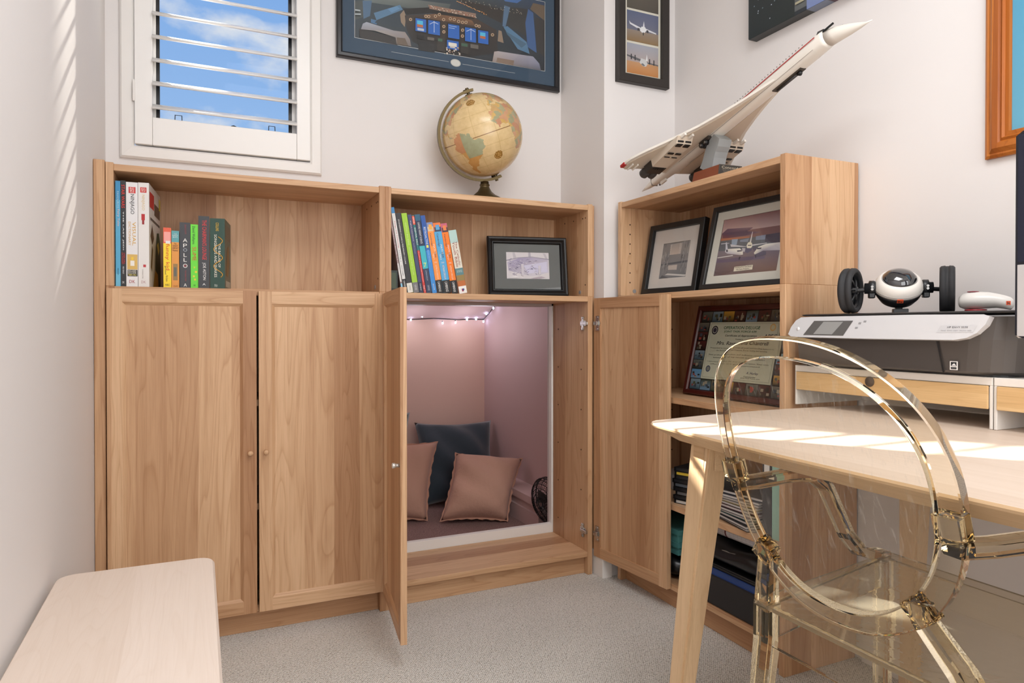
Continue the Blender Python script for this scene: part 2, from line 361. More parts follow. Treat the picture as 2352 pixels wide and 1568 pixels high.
# ================================================================== THE SETTING
XL, XRW, YB, YR, ZC = -0.03, 1.95, 0.29, -3.25, 2.62
CX, CY = 1.622, -0.045                      # corner pier
struct(box('floor', XL-.1, XRW+.1, YR-.1, YB+.0, -.06, 0, CARPET, bev=0), 'pale oatmeal loop pile carpet')
struct(box('ceiling', XL-.1, XRW+.1, YR-.1, YB+.12, ZC, ZC+.08, CEIL, bev=0))
struct(box('wall_left', XL-.1, XL, YR-.1, YB+.12, 0, ZC, WALL, bev=0), 'warm white painted wall')
struct(box('wall_right', XRW, XRW+.1, YR-.1, CY, 0, ZC, WALL, bev=0))
struct(box('wall_rear', XL, XRW, YR-.1, YR, 0, ZC, WALL, bev=0))
struct(box('wall_corner_pier', CX, XRW+.1, CY, YB+.12, 0, ZC, WALL, bev=0), 'square white pier in the room corner')
WX0, WX1, WZ0, WZ1 = 0.016, 0.635, 1.53, 2.44
HX0, HX1, HZ0, HZ1 = 0.84, 1.586, 0.084, 1.045
struct(boxes('wall_back', [(XL, WX0, YB, YB+.12, 0, ZC), (WX0, WX1, YB, YB+.12, 0, WZ0), (WX0, WX1, YB, YB+.12, WZ1, ZC), (WX1, HX0, YB, YB+.12, 0, ZC),
       (HX0, CX, YB, YB+.12, HZ1, ZC)], WALL), 'warm white painted wall with window and low opening')
box('baseboard', CX-.012, CX+.03, CY-.012, YB-.0, 0, .09, TRIM)
bb = bpy.data.objects['baseboard']; bb.name = 'baseboard_pier'; struct(bb)
struct(box('baseboard_left', XL, XL+.012, YR, -.02, 0, .09, TRIM))
struct(box('baseboard_right', XRW-.012, XRW, YR, -.9, 0, .09, TRIM))
# unseen blocker walls added outside the window to trim the sunlight
struct(box('wall_sun_blocker', -1.62, -.35, 3.2, 3.4, 0, 7, WALL, bev=0)); struct(box('wall_sun_blocker', -3.4, -1.62, 3.2, 3.4, 0, 3.97, WALL, bev=0)); struct(box('wall_sun_blocker', .985, 3.0, 3.2, 3.4, 0, 7, WALL, bev=0))
# window: casing, sash, pane
win = struct(empty('window_1', ((WX0+WX1)/2, YB, WZ0)))
ox, oy, oz = win.location
def wb(name, x0, x1, y0, y1, z0, z1, mat, bev=.001): return box(name, x0-ox, x1-ox, y0-oy, y1-oy, z0-oz, z1-oz, mat, win, bev)
cs = ring_frame('casing', .629, .99, [(0, 0), (0, -.010), (.006, -.017), (.034, -.020), (.041, -.014), (.041, .0)], TRIM, win, z0=-.043); cs.location.x = .3255-ox
wb('reveal', .060, .113, YB+.012, YB+.024, WZ0, WZ1, TRIM); wb('reveal', .541, .60, YB+.012, YB+.024, WZ0, WZ1, TRIM)
wb('sill', .113, .541, YB+.012, YB+.024, WZ0, WZ0+.075, TRIM)
sash = ring_frame('sash', .428, .86, [(0, .014), (0, .024), (.011, .024), (.011, .014)], BLK, win, z0=.07); sash.location.x = .327-ox
wb('pane', .12, .535, YB+.018, YB+.019, WZ0+.075, WZ1-.01, PANE, 0)
for px in (.179, .473):
    tube('sash_stay', [(px-.011-ox, .010, .085), (px-.010-ox, .010, .117), (px+.010-ox, .010, .117), (px+.011-ox, .010, .085)], .0016, BLK, win, 6)
lathe('sash_knob', [(0, 0), (.009, .001), (.009, .008), (0, .012)], BLK, win, origin=(.349-ox, .012, .094), axis=(0, 0, 1), seg=12)
# plantation shutter
sh = tag(empty('plantation_shutter', (.326, YB-.02, WZ0)), 'white plantation shutter with open horizontal louvres over the window', 'shutter')
def sb(name, x0, x1, y0, y1, z0, z1, mat=SHUT, bev=.0015): return box(name, x0-.326, x1-.326, y0-(YB-.02), y1-(YB-.02), z0-WZ0, z1-WZ0, mat, sh, bev)
sb('stile', .0535, .104, YB-.026, YB+.002, WZ0+.002, WZ1-.004); sb('stile', .553, .5985, YB-.026, YB+.002, WZ0+.002, WZ1-.004)
sb('bottom_rail', .1045, .5525, YB-.025, YB+.001, WZ0+.002, 1.622); sb('top_rail', .1045, .5525, YB-.025, YB+.001, 2.36, WZ1-.004)
SL = []
for i in range(14):                         # louvre section: thin ellipse tilted, outer edge up
    a = 2*math.pi*i/14; u_, v_ = .0315*math.cos(a), .0058*math.sin(a); th = R(25)
    SL.append((u_*math.cos(th)-v_*math.sin(th), u_*math.sin(th)+v_*math.cos(th)))
sl0 = prism('louvre', SL, 0, -.224, .224, SHUT, sh); sl0.data.polygons.foreach_set('use_smooth', [len(p.vertices) == 4 for p in sl0.data.polygons])
for k in range(9):
    s_ = sl0 if k == 0 else sl0.copy()
    if k: COL.objects.link(s_); s_.parent = sh
    s_.location = (.3285-.326, .006, 1.660+k*.0757-WZ0)
for hz in (1.70, 2.25):
    sb('hinge', .0475, .0555, YB-.030, YB-.022, hz-.028, hz+.028, TRIM); cyl('hinge_pin', (.0515-.326, -.0115, hz-.034-WZ0), (.0515-.326, -.0115, hz+.034-WZ0), .0032, TRIM, sh, seg=8)

# the nook behind the middle cabinet
NX0, NX1, NY0, NY1, NB = .35, 1.77, YB+.12, 1.49, 1.655
struct(box('floor_nook', NX0-.05, NX1+.05, YB, NY1+.05, -.06, 0, CARPET2, bev=0), 'mauve carpet inside the nook')
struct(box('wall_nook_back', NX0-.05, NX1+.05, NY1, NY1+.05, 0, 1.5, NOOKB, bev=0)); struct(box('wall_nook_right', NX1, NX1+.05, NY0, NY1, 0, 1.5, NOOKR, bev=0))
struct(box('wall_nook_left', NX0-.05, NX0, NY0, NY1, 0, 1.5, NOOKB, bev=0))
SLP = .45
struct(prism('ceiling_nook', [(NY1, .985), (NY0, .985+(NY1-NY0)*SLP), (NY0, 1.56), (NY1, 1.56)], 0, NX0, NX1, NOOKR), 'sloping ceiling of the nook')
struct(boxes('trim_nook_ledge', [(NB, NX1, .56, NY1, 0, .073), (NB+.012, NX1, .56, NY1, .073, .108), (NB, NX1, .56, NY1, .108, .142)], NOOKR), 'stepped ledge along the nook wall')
GLT = M((190, 176, 172), .4)
struct(boxes('trim_1', [(HX0, HX1+.03, YB-.008, YB+.016, 0, .124), (HX1-.012, HX1+.03, YB-.008, YB+.016, .124, HZ1), (HX0-.006, HX0+.012, YB-.008, YB+.016, .124, HZ1)], TRIM, bev=.001), 'white lining of the nook opening')
struct(box('trim_2', HX0, HX1, YB-.008, YB+.12, 1.030, HZ1, GLT))

# ================================================================== BOOKCASES
T_ = .02
def pin_holes(parent, pts, axis, mat=M((70, 46, 30), .8)):
    bm = bmesh.new()
    for p in pts: add_cyl(bm, p, Vector(p)+Vector(axis)*.0016, .0028, seg=8)
    o = from_bm('pin_holes', bm, mat, parent); o['kind'] = 'stuff'; return o
def base_unit(label, mat4, shelves=(), back=True, holes=True):
    u = empty('oak_bookcase', label=label, cat='bookcase', mat4=mat4)
    box('side_panel', 0, T_, 0, .28, 0, 1.06, OAK[2], u); box('side_panel', .8-T_, .8, 0, .28, 0, 1.06, OAK[2], u)
    box('bottom_board', T_, .8-T_, .002, .28, .068, .088, OAK[0], u); box('top_board', T_, .8-T_, .001, .28, 1.04, 1.06, OAK[0], u)
    box('plinth', T_, .8-T_, .025, .04, 0, .068, OAK[0], u)
    if back: box('back_panel', T_, .8-T_, .272, .279, .088, 1.04, OAK[2], u, 0)
    for z in shelves: box('shelf', T_+.001, .8-T_-.001, .008, .270, z-.02, z, OAK[0], u)
    if holes:
        pin_holes(u, [(.8-T_+.0006, y, .16+.155*k) for y in (.05, .235) for k in range(6)], (-1, 0, 0)); pin_holes(u, [(T_-.0006, y, .16+.155*k) for y in (.05, .235) for k in range(6)], (1, 0, 0))
    return u
def top_unit(label, mat4, holes=7):
    u = empty('oak_shelf_unit', label=label, cat='bookcase', mat4=mat4)
    box('side_panel', 0, T_, 0, .28, 0, .35, OAK[2], u); box('side_panel', .8-T_, .8, 0, .28, 0, .35, OAK[2], u)
    box('top_board', T_, .8-T_, .001, .28, .327, .346, OAK[0], u); box('back_panel', T_, .8-T_, .272, .279, 0, .327, OAK[2], u, 0)
    pin_holes(u, [(T_-.0006, .04, .05+.036*k) for k in range(holes)], (1, 0, 0)); pin_holes(u, [(.8-T_+.0006, y, z) for y in (.04, .11, .18) for z in (.30,)]+[(.8-T_+.0006, .02, .30), (.8-T_+.0006, .02, .045)], (-1, 0, 0))
    cyl('cam_lock', (T_-.0006, .06, .018), (T_+.0018, .06, .018), .0075, M((150, 148, 146), .4), u, seg=16); cyl('cam_lock', (.8-T_+.0006, .06, .018), (.8-T_-.0018, .06, .018), .0075, M((150, 148, 146), .4), u, seg=16)
    return u
DW, DH, DT = .394, .98, .018
def door(parent, hx, hy, s, ang, knob=True, hinges=True, mat_knob=None):
    """panelled door; s=+1 hinge on the left, -1 hinge on the right; local x runs from hinge to free edge"""
    def bx(nm, x0, x1, y0, y1, z0, z1, mat, par): return box(nm, s*x0, s*x1, y0, y1, z0, z1, mat, par, .0)
    fl, c_, d_ = .038, .009, .007              # flat frame width, chamfer, recess
    d = bx('door', fl, DW-fl, -DT+d_, -d_+.002, fl, DH-fl, OAK[2], parent)
    d.location = (hx, hy, .073); d.rotation_euler.z = ang
    def pc(nm, v, mat):                        # v = [(x,z)...] outer rectangle, then chamfer foot corners
        (x0, x1, z0, z1), (cx0, cx1, cz0, cz1), edge = v
        V = [(x0, -DT, z0), (x1, -DT, z0), (x1, -DT, z1), (x0, -DT, z1), (x0, 0, z0), (x1, 0, z0), (x1, 0, z1), (x0, 0, z1)]
        F = [[0, 1, 2, 3], [7, 6, 5, 4], [0, 4, 5, 1], [1, 5, 6, 2], [2, 6, 7, 3], [3, 7, 4, 0]]
        e = {'r': (1, 2), 'l': (0, 3), 't': (3, 2), 'b': (0, 1)}[edge]
        k = len(V); V += [(cx0, -DT+d_, cz0), (cx1, -DT+d_, cz1)]; F.append([e[0], e[1], k+1, k])
        a, b_ = V[e[0]], V[e[1]]; V += [(cx0, -.006, cz0), (cx1, -.006, cz1), (a[0], -.006, a[2]), (b_[0], -.006, b_[2])]
        F += [[k, k+1, k+3, k+2], [k+2, k+3, k+5, k+4]]
        mesh(nm, [(s*x, y, z) for x, y, z in V], F, mat, d)
    pc('stile', ((0, fl, 0, DH), (fl+c_, fl+c_, 0, DH), 'r'), OAK[2]); pc('stile', ((DW-fl, DW, 0, DH), (DW-fl-c_, DW-fl-c_, 0, DH), 'l'), OAK[2])
    pc('rail', ((fl, DW-fl, 0, fl), (fl+c_, DW-fl-c_, fl+c_, fl+c_), 't'), OAK[0]); pc('rail', ((fl, DW-fl, DH-fl, DH), (fl+c_, DW-fl-c_, DH-fl-c_, DH-fl-c_), 'b'), OAK[0])
    if knob: lathe('knob', [(.0055, 0), (.005, .006), (.0055, .010), (.0075, .013), (.0078, .018), (.0062, .0205), (0, .0212)], mat_knob or OAK[2], d, origin=(s*(DW-.019), -DT, .490), axis=(0, -1, 0), seg=16)
    if hinges:
        for hz in (.09, .885):
            bm = bmesh.new()
            add_cyl(bm, (s*.022, -.002, hz), (s*.022, .003, hz), .0165, seg=18); add_box(bm, s*.012, s*.034, 0, .004, hz-.028, hz+.028)
            for q in (-.022, .022): add_cyl(bm, (s*.026, .004, hz+q), (s*.026, .0055, hz+q), .004, seg=8)
            add_box(bm, s*.010, s*.032, .004, .012, hz-.008, hz+.008, .001)
            from_bm('hinge', bm, CHROME, d)
    return d
I4 = Matrix.Identity(4)
def TM(x, y, z, rz=0): return Matrix.Translation((x, y, z)) @ Matrix.Rotation(rz, 4, 'Z')
uA = base_unit('closed oak cabinet with two panelled doors below the window', TM(0, 0, 0), shelves=(.4, .72), holes=False)
door(uA, .003, -.001, 1, 0); door(uA, .7975, -.001, -1, 0)
top_unit('open oak shelf unit with the tall books, below the window', TM(0, 0, 1.06))
uB = base_unit('oak cabinet with open doors and cushioned nook seen through it', TM(.8, 0, 0), back=False)
door(uB, .003, -.024, 1, -R(97.2), mat_knob=M((205, 200, 192), .3, .6)); door(uB, .8035, -.004, -1, R(96.0), knob=False)
# mounting plates of the two visible hinges, screwed to the side panel
for hz in (.163, .958):
    bm = bmesh.new(); add_box(bm, .7765, .7805, .012, .052, hz-.010, hz+.010, .001); add_box(bm, .774, .7805, .026, .040, hz-.026, hz+.026, .001); add_box(bm, .768, .778, -.002, .040, hz-.006, hz+.006, .001)
    for q in (-.021, .021): add_cyl(bm, (.775, .033, hz+q), (.7715, .033, hz+q), .0045, seg=10)
    from_bm('hinge_plate', bm, CHROME, uB)
top_unit('open oak shelf unit with leaning schoolbooks, under the globe', TM(.8, 0, 1.06))
tag(box('filler_strip', XL+.001, -.0012, -.004, .28, 0, 1.414, OAK[2]), 'narrow oak filler strip between left wall and cabinet', 'trim')
tag(box('filler_strip', 1.6012, 1.6205, .022, .28, 0, 1.41, OAK[2]), 'narrow oak filler strip beside the white corner pier', 'trim')
XRU, YRU = 1.664, -.0755
MR = TM(XRU, YRU, 0, -R(90))
uC = base_unit('open oak bookcase beside the desk with certificate and boxes', MR, shelves=(.709, .352))
top_unit('oak shelf unit under the model airliner, holding two framed pictures', TM(XRU, YRU, 1.06, -R(90)))

# ================================================================== DESK, BENCH
def superell(w, h, bow, r, seg=10):
    """outline of a rectangle w x h centred, edges bowed out, rounded corners"""
    pts = []
    def edge(a, b_, nrm, k):
        for i in range(k+1):
            t_ = i/k; p = (a[0]+(b_[0]-a[0])*t_, a[1]+(b_[1]-a[1])*t_); q = bow*4*t_*(1-t_)
            pts.append((p[0]+nrm[0]*q, p[1]+nrm[1]*q))
    def arc(c_, a0):
        for i in range(1, 6):
            a = a0+math.pi/2*i/6; pts.append((c_[0]+r*math.cos(a), c_[1]+r*math.sin(a)))
    W_, H_ = w/2, h/2
    edge((W_, -H_+r), (W_, H_-r), (1, 0), seg); arc((W_-r, H_-r), 0)
    edge((W_-r, H_), (-W_+r, H_), (0, 1), seg); arc((-W_+r, H_-r), math.pi/2)
    edge((-W_, H_-r), (-W_, -H_+r), (-1, 0), seg); arc((-W_+r, -H_+r), math.pi)
    edge((-W_+r, -H_), (W_-r, -H_), (0, -1), seg); arc((W_-r, -H_+r), 1.5*math.pi)
    return pts
DZ = .738
DXC, DYC, DWX, DWY = 1.512, -1.655, .790, 1.33
desk = tag(empty('desk', (DXC, DYC, 0)), 'pale wood desk with rounded top edge and splayed legs', 'desk')
ol = superell(DWX, DWY, .035, .05)
def layered(name, outline, layers, mat, parent):
    v = []; f = []; k = len(outline)
    for sx, z in layers:
        for (x, y) in outline:
            L_ = math.hypot(x, y); v.append((x-math.copysign(min(sx, abs(x)), x) if True else x, y-math.copysign(min(sx, abs(y)), y), z))
    for a in range(len(layers)-1):
        for j in range(k): f.append([a*k+j, a*k+(j+1) % k, (a+1)*k+(j+1) % k, (a+1)*k+j])
    f.append(list(range(k))[::-1]); f.append([(len(layers)-1)*k+j for j in range(k)])
    return mesh(name, v, f, mat, parent)
dt = layered('table_top', ol, [(.040, DZ-.034), (.002, DZ-.008), (0, DZ-.004), (.0015, DZ)], [TOPW[1], ASH[1]], desk)
for p in dt.data.polygons:
    if not (abs(p.normal.z) > .9 and p.center.z > DZ-.001): p.material_index = 1
def desk_leg(x, y, sx, sy):
    def rc(cx, cy, a, b_, z): return [(cx-a, cy-b_, z), (cx+a, cy-b_, z), (cx+a, cy+b_, z), (cx-a, cy+b_, z)]
    tx, ty = x-DXC, y-DYC; top = rc(tx, ty, .029, .029, DZ-.0342); bot = rc(tx+sx*.055, ty+sy*.055, .017, .017, 0)
    lg = mesh('leg', bot+top, [[3, 2, 1, 0], [4, 5, 6, 7]]+[[j, (j+1) % 4, 4+(j+1) % 4, 4+j] for j in range(4)], ASH[2], desk)
    bm = bmesh.new(); bm.from_mesh(lg.data); bmesh.ops.bevel(bm, geom=list(bm.edges), offset=.004, segments=2, affect='EDGES'); bm.to_mesh(lg.data); bm.free()
    return lg
for lx in (1.197, 1.845):
    for ly in (-1.120, -2.20):
        lg = desk_leg(lx, ly, -1 if lx < 1.5 else 1, 1 if ly > -1.6 else -1)
        if lx < 1.5 and ly > -1.6:             # end-grain block let into the leg head
            mesh('joint_block', [(lx-DXC-.0302, ly-DYC-.016, DZ-.036), (lx-DXC-.0302, ly-DYC+.016, DZ-.036), (lx-DXC-.0325, ly-DYC+.016, DZ-.085), (lx-DXC-.0325, ly-DYC-.016, DZ-.085)], [[0, 1, 2, 3]], ASH[1], desk)
            box('joint_block', lx-DXC-.014, lx-DXC+.016, ly-DYC-.0302, ly-DYC-.028, DZ-.085, DZ-.036, ASH[1], desk, 0)
bench = tag(empty('bench', (.123, -1.32, 0)), 'low bench with whitewashed plank top along the left wall', 'bench')
bo = superell(.286, 1.40, .0, .03)
layered('bench_top', bo, [(.006, .425), (0, .428), (0, .444), (.004, .450)], BENCHW, bench)
for sx in (-1, 1):
    for sy in (-1, 1):
        x, y = sx*.10, sy*.56
        mesh('leg', [(x-.018+sx*.02, y-.018+sy*.03, 0), (x+.018+sx*.02, y-.018+sy*.03, 0), (x+.018+sx*.02, y+.018+sy*.03, 0), (x-.018+sx*.02, y+.018+sy*.03, 0), (x-.022, y-.022, .4252), (x+.022, y-.022, .4252), (x+.022, y+.022, .4252), (x-.022, y+.022, .4252)],
             [[3, 2, 1, 0], [4, 5, 6, 7]]+[[j, (j+1) % 4, 4+(j+1) % 4, 4+j] for j in range(4)], ASH[2], bench)

# ================================================================== BOOKS
PAGE = M((226, 214, 192), .8)
def book(label, x, y, z, t_, h, d, rgb, lean=0.0, yaw=0.0, bands=(), texts=(), group=None, cover_bands=(), rough=.35):
    """spine faces -y; x,y,z = lower left front corner; bands = (z0,z1,rgb[,x0,x1]) in fractions of the spine"""
    mt = M(rgb, rough); cv = .0016
    o = boxes('book', [(0, t_, 0, cv, 0, h), (0, cv, cv, d, 0, h), (t_-cv, t_, cv, d, 0, h)], mt)
    tag(o, label, 'book', group); o.location = (x, y, z); o.rotation_euler = (0, -lean, yaw)
    box('page_block', cv, t_-cv, cv, d-.003, .003, h-.003, PAGE, o, 0)
    if bands:
        art('spine_print', [rect(0, 0, t_, h, rgb)]+[([((b_[3] if len(b_) > 3 else 0)*t_, b_[0]*h), ((b_[4] if len(b_) > 4 else 1)*t_, b_[0]*h), ((b_[4] if len(b_) > 4 else 1)*t_, b_[1]*h), ((b_[3] if len(b_) > 3 else 0)*t_, b_[1]*h)], b_[2]) for b_ in bands],
            o, lambda a, b_, i: (a, -.0003-i*.00005, b_))
    if cover_bands:
        art('cover_print', cover_bands, o, lambda a, b_, i: (t_+.0003+i*.00005, a*d, b_*h))
    for tt in texts:
        s, z0, z1, xf, wf, rgb2 = tt[:6]; up = len(tt) > 6 and tt[6] == 'flat'
        if up: text(s, o, (xf*t_, -.0009, (z0+z1)/2*h), (1, 0, 0), (0, 0, 1), M(rgb2, .5), w=wf*t_, h=(z1-z0)*h)
        else: text(s, o, (xf*t_, -.0009, (z0+z1)/2*h), (0, 0, -1), (1, 0, 0), M(rgb2, .5), w=(z1-z0)*h, h=wf*t_)
    return o
ZS, GA, GB = 1.0602, 'books standing on the shelf under the window', 'schoolbooks leaning on the shelf under the globe'
book('thin blue fairy tale book at the left end of the row', .0224, .02, ZS, .0123, .302, .22, (86, 170, 208), group=GA, bands=[(.82, 1, (58, 142, 190)), (0, .12, (110, 186, 216))],
     texts=[('FAVOURITE', .74, .90, .5, .38, (180, 215, 230)), ('Fairy Tales', .57, .73, .55, .5, (236, 196, 190)), ('BRAND', .11, .17, .5, .25, (20, 60, 90))])
book('thin black book with red and white spine title', .0352, .02, ZS, .0130, .304, .23, (30, 30, 34), group=GA, texts=[('STAR WARS', .74, .96, .5, .62, (228, 52, 46)), ('THE LAST JEDI', .345, .71, .5, .32, (230, 230, 230)), ('VISUAL', .21, .32, .68, .28, (214, 44, 44)), ('DICTIONARY', .21, .32, .32, .24, (214, 44, 44)), ('PABLO HIDALGO', .12, .19, .5, .3, (225, 225, 225)), ('DK', .03, .05, .5, .4, (230, 230, 230), 'flat')])
red = (200, 40, 42)
book('white spine with black and gold lettering, left of its twin', .0490, .02, ZS, .0295, .301, .24, (228, 226, 226), group=GA,
     bands=[(.895, .955, red, .22, .82), (.165, .31, (214, 176, 96), .08, .96), (.10, .162, (34, 30, 26), .1, .96), (.20, .25, (235, 230, 220), .35, .7), (.255, .285, (240, 200, 60), .42, .62)],
     texts=[('LEGO', .90, .95, .52, .35, (250, 240, 230)), ('NINJAGO', .695, .885, .5, .42, (30, 30, 30)), ('VISUAL', .395, .62, .68, .30, (214, 164, 52)), ('DICTIONARY', .395, .62, .30, .20, (206, 156, 60)), ('INCLUDES', .142, .158, .5, .7, (240, 235, 220), 'flat'), ('EXCLUSIVE', .125, .139, .5, .7, (240, 235, 220), 'flat'), ('TEEN WU', .105, .121, .5, .7, (240, 225, 120), 'flat'), ('DK', .035, .065, .5, .5, (170, 60, 70), 'flat')])
cov = [rect(.05, .78, .42, .93, red), rect(.45, .74, .95, .86, (96, 72, 58)), rect(.86, .84, 1, .96, (226, 214, 60)), rect(.1, .66, .92, .685, (90, 84, 80)),
       ([(.55, 0), (1, 0), (1, .30), (.98, .5), (.85, .60), (.66, .58), (.56, .42), (.5, .2)], (34, 70, 40)), ([(.3, 0), (.8, 0), (.74, .16), (.5, .19)], (190, 150, 60)), ([(.66, .46), (.8, .5), (.9, .42), (.8, .36)], (206, 190, 60)),
       ([(.1, .5), (.25, .62), (.4, .5), (.26, .43)], (92, 66, 60)), ([(.12, .2), (.22, .42), (.3, .38), (.22, .16)], (110, 84, 50))]
book('thick white spine with faint gold lettering and printed cover showing', .0795, .02, ZS, .0280, .302, .23, (229, 225, 221), yaw=-R(4.6), group=GA, cover_bands=cov,
     bands=[(.905, .955, red, .2, .78), (.64, .70, (186, 44, 48), .30, .62), (.60, .64, (150, 36, 40), .36, .56), (.19, .215, (196, 60, 66), .45, .7)],
     texts=[('LEGO', .912, .948, .5, .38, (250, 240, 230)), ('NINJAGO', .735, .885, .45, .34, (226, 200, 150)), ('CHARACTER', .08, .17, .4, .10, (150, 140, 135)), ('DK', .035, .06, .48, .42, (186, 150, 150), 'flat')])
book('small yellow paperback with orange top', .1440, .022, ZS, .0205, .176, .13, (246, 212, 34), group=GA, bands=[(.74, 1, (226, 92, 60)), (.76, .93, (238, 160, 150), .08, .92), (.735, .78, (232, 226, 226), .3, .9)],
     texts=[('funny kid', .29, .73, .5, .62, (216, 74, 34)), ('get licked', .22, .36, .25, .26, (30, 30, 30)), ('Matt Stanton', .10, .2, .45, .3, (120, 90, 20)), ('ABC', .03, .06, .5, .6, (30, 30, 30), 'flat')])
book('small orange paperback with teal top', .1655, .022, ZS, .0200, .168, .13, (222, 148, 62), group=GA, bands=[(.80, 1, (92, 160, 166)), (.13, .42, (150, 118, 66), .2, .8), (.2, .36, (96, 96, 84), .3, .66)],
     texts=[('THE', .935, .955, .5, .4, (210, 226, 222), 'flat'), ('HARDY', .905, .93, .5, .75, (210, 226, 222), 'flat'), ('BOYS', .875, .90, .5, .6, (210, 226, 222), 'flat'), ('The', .76, .785, .5, .35, (40, 30, 20), 'flat'), ('GREAT', .72, .75, .5, .7, (40, 30, 20), 'flat'), ('AIRPORT', .68, .71, .5, .8, (40, 30, 20), 'flat'), ('Mystery', .635, .67, .5, .7, (40, 30, 20), 'flat'), ('COLLINS', .02, .04, .5, .6, (90, 60, 30), 'flat')])
book('dark paperback with white letters stacked down the spine', .1870, .020, ZS, .0285, .194, .14, (38, 38, 44), group=GA,
     texts=[('A', .70, .755, .52, .42, (236, 232, 226), 'flat'), ('P', .62, .675, .52, .36, (236, 232, 226), 'flat'), ('O', .555, .605, .52, .38, (170, 176, 184), 'flat'), ('L', .475, .53, .52, .3, (236, 232, 226), 'flat'), ('L', .40, .455, .52, .3, (236, 232, 226), 'flat'), ('O', .305, .37, .52, .42, (240, 236, 230), 'flat'), ('o', .325, .35, .52, .2, (190, 50, 50), 'flat'), ('ZACK SCOTT', .82, .97, .55, .14, (170, 60, 60)), ('THE INSIDE STORY', .1, .27, .55, .12, (170, 60, 60)), ('A', .02, .07, .52, .3, (236, 232, 226), 'flat')])
book('bright green paperback with red title', .2163, .022, ZS, .0205, .190, .13, (104, 216, 50), group=GA, bands=[(.31, .34, (190, 210, 40), .4, .6), (.24, .27, (220, 206, 40), .55, .85), (.17, .2, (220, 206, 40), .3, .55), (.12, .15, (220, 206, 40), .45, .7)],
     texts=[('David Walliams', .69, .97, .42, .34, (20, 40, 20)), ('SLiME', .43, .645, .5, .5, (206, 50, 30)), ('H', .03, .06, .5, .2, (20, 60, 20), 'flat')])
book('tall black paperback with red title and white author', .2376, .018, ZS, .0300, .216, .15, (28, 28, 32), group=GA, texts=[("THE CHAIRMAN'S LOUNGE", .395, .945, .55, .40, (222, 44, 50)), ('JOE ASTON', .115, .355, .5, .34, (236, 232, 228)), ('A', .04, .07, .5, .3, (230, 230, 230), 'flat')])
sb_ = book('thick dark green paperback at the right end of the row', .2690, .018, ZS, .0415, .211, .14, (44, 74, 64), yaw=-R(9), group=GA,
     cover_bands=[rect(.1, .72, .9, .93, (96, 92, 78)), rect(.12, .03, .9, .12, (170, 166, 150)), ([(.2, .2), (.5, .18), (.8, .4), (.6, .66), (.35, .6)], (104, 78, 34))],
     texts=[('COLLINS', .82, .94, .5, .2, (232, 190, 60)), ('THE BALLAD OF', .30, .64, .64, .16, (236, 232, 216)), ('SONGBIRDS AND SNAKES', .16, .77, .38, .18, (236, 232, 216)), ('PRH', .02, .06, .4, .2, (190, 200, 190), 'flat')])
tube('spine_ornament', [(.0415*(.55+.30*math.sin(k*.63)), -.0006, .211*(.74-.58*k/24)) for k in range(25)], .0011, M((224, 164, 50), .4), sb_, 5)
LN = R(9.3)
def sbook(lbl, x, t_, h, rgb, lean=LN, d=.19, y=.03, **k): return book(lbl, x, y, ZS+.0002, t_, h, d, rgb, lean=lean, group=GB, **k)
wh = (238, 236, 232)
sbook('thin pink and grey booklet behind the white schoolbook', .864, .006, .262, (150, 122, 120), d=.18, texts=[('SCIENCE FOR STAGE', .3, .85, .5, .5, (210, 200, 200))], bands=[(.14, .38, (216, 212, 208)), (0, .12, (130, 190, 214))])
sbook('white schoolbook with blue tip leaning at the far left', .8725, .0115, .290, (222, 220, 216), bands=[(.93, 1, (52, 132, 190)), (0, .16, (26, 26, 28))], texts=[('Design and Technology', .52, .84, .5, .42, (190, 90, 96)), ('STAGE 6', .36, .50, .5, .4, (150, 150, 154)), ('Nelson Cengage', .2, .32, .5, .35, (60, 60, 70)), ('CAMBRIDGE', .02, .14, .5, .4, wh)])
sbook('black schoolbook with white spine text', .8855, .0185, .271, (42, 40, 42), bands=[(0, .12, (222, 220, 210))], texts=[('ENGINEERING STUDIES & PRELIMINARY COURSE', .36, .92, .42, .22, wh), ('OXFORD', .03, .09, .5, .3, (150, 150, 140))])
sbook('lime green schoolbook between black and navy', .9060, .0190, .272, (158, 202, 52), bands=[(0, .13, (120, 118, 120))], texts=[('OXFORD BIG IDEAS', .60, .88, .5, .28, (214, 232, 150)), ('HUMANITIES AND SOCIAL', .22, .57, .5, .28, (206, 226, 140)), ('OXFORD', .03, .10, .5, .34, (214, 212, 210))])
sbook('slim navy schoolbook beside the lime one', .9268, .0135, .269, (62, 66, 104), bands=[(0, .14, (40, 44, 70))], texts=[('English Literature', .66, .92, .5, .28, wh), ('Australian Curriculum', .5, .64, .5, .2, (180, 182, 200)), ('Cengage', .03, .12, .5, .36, wh)])
sbook('very thin teal and red workbook', .9418, .0085, .268, (26, 110, 112), bands=[(.88, .99, (226, 84, 52)), (0, .55, (198, 52, 48))], texts=[('EXCEL', .89, .97, .5, .6, wh), ('ESSENTIAL SKILLS', .62, .84, .5, .6, wh), ('Reading and Comprehension', .14, .53, .5, .4, (240, 210, 205)), ('Year 7', .02, .1, .5, .5, wh)])
sbook('navy and turquoise science schoolbook', .9518, .0195, .271, (34, 46, 78), bands=[(.92, 1, (40, 92, 120)), (.31, .60, (58, 178, 190)), (0, .31, (46, 58, 86))], texts=[('OXFORD INSIGHT SCIENCE', .63, .90, .5, .34, wh), ('7', .33, .385, .5, .5, (230, 232, 120), 'flat'), ('AUSTRALIAN CURRICULUM', .16, .29, .5, .2, (200, 206, 220)), ('OXFORD', .03, .1, .5, .34, (190, 194, 206))])
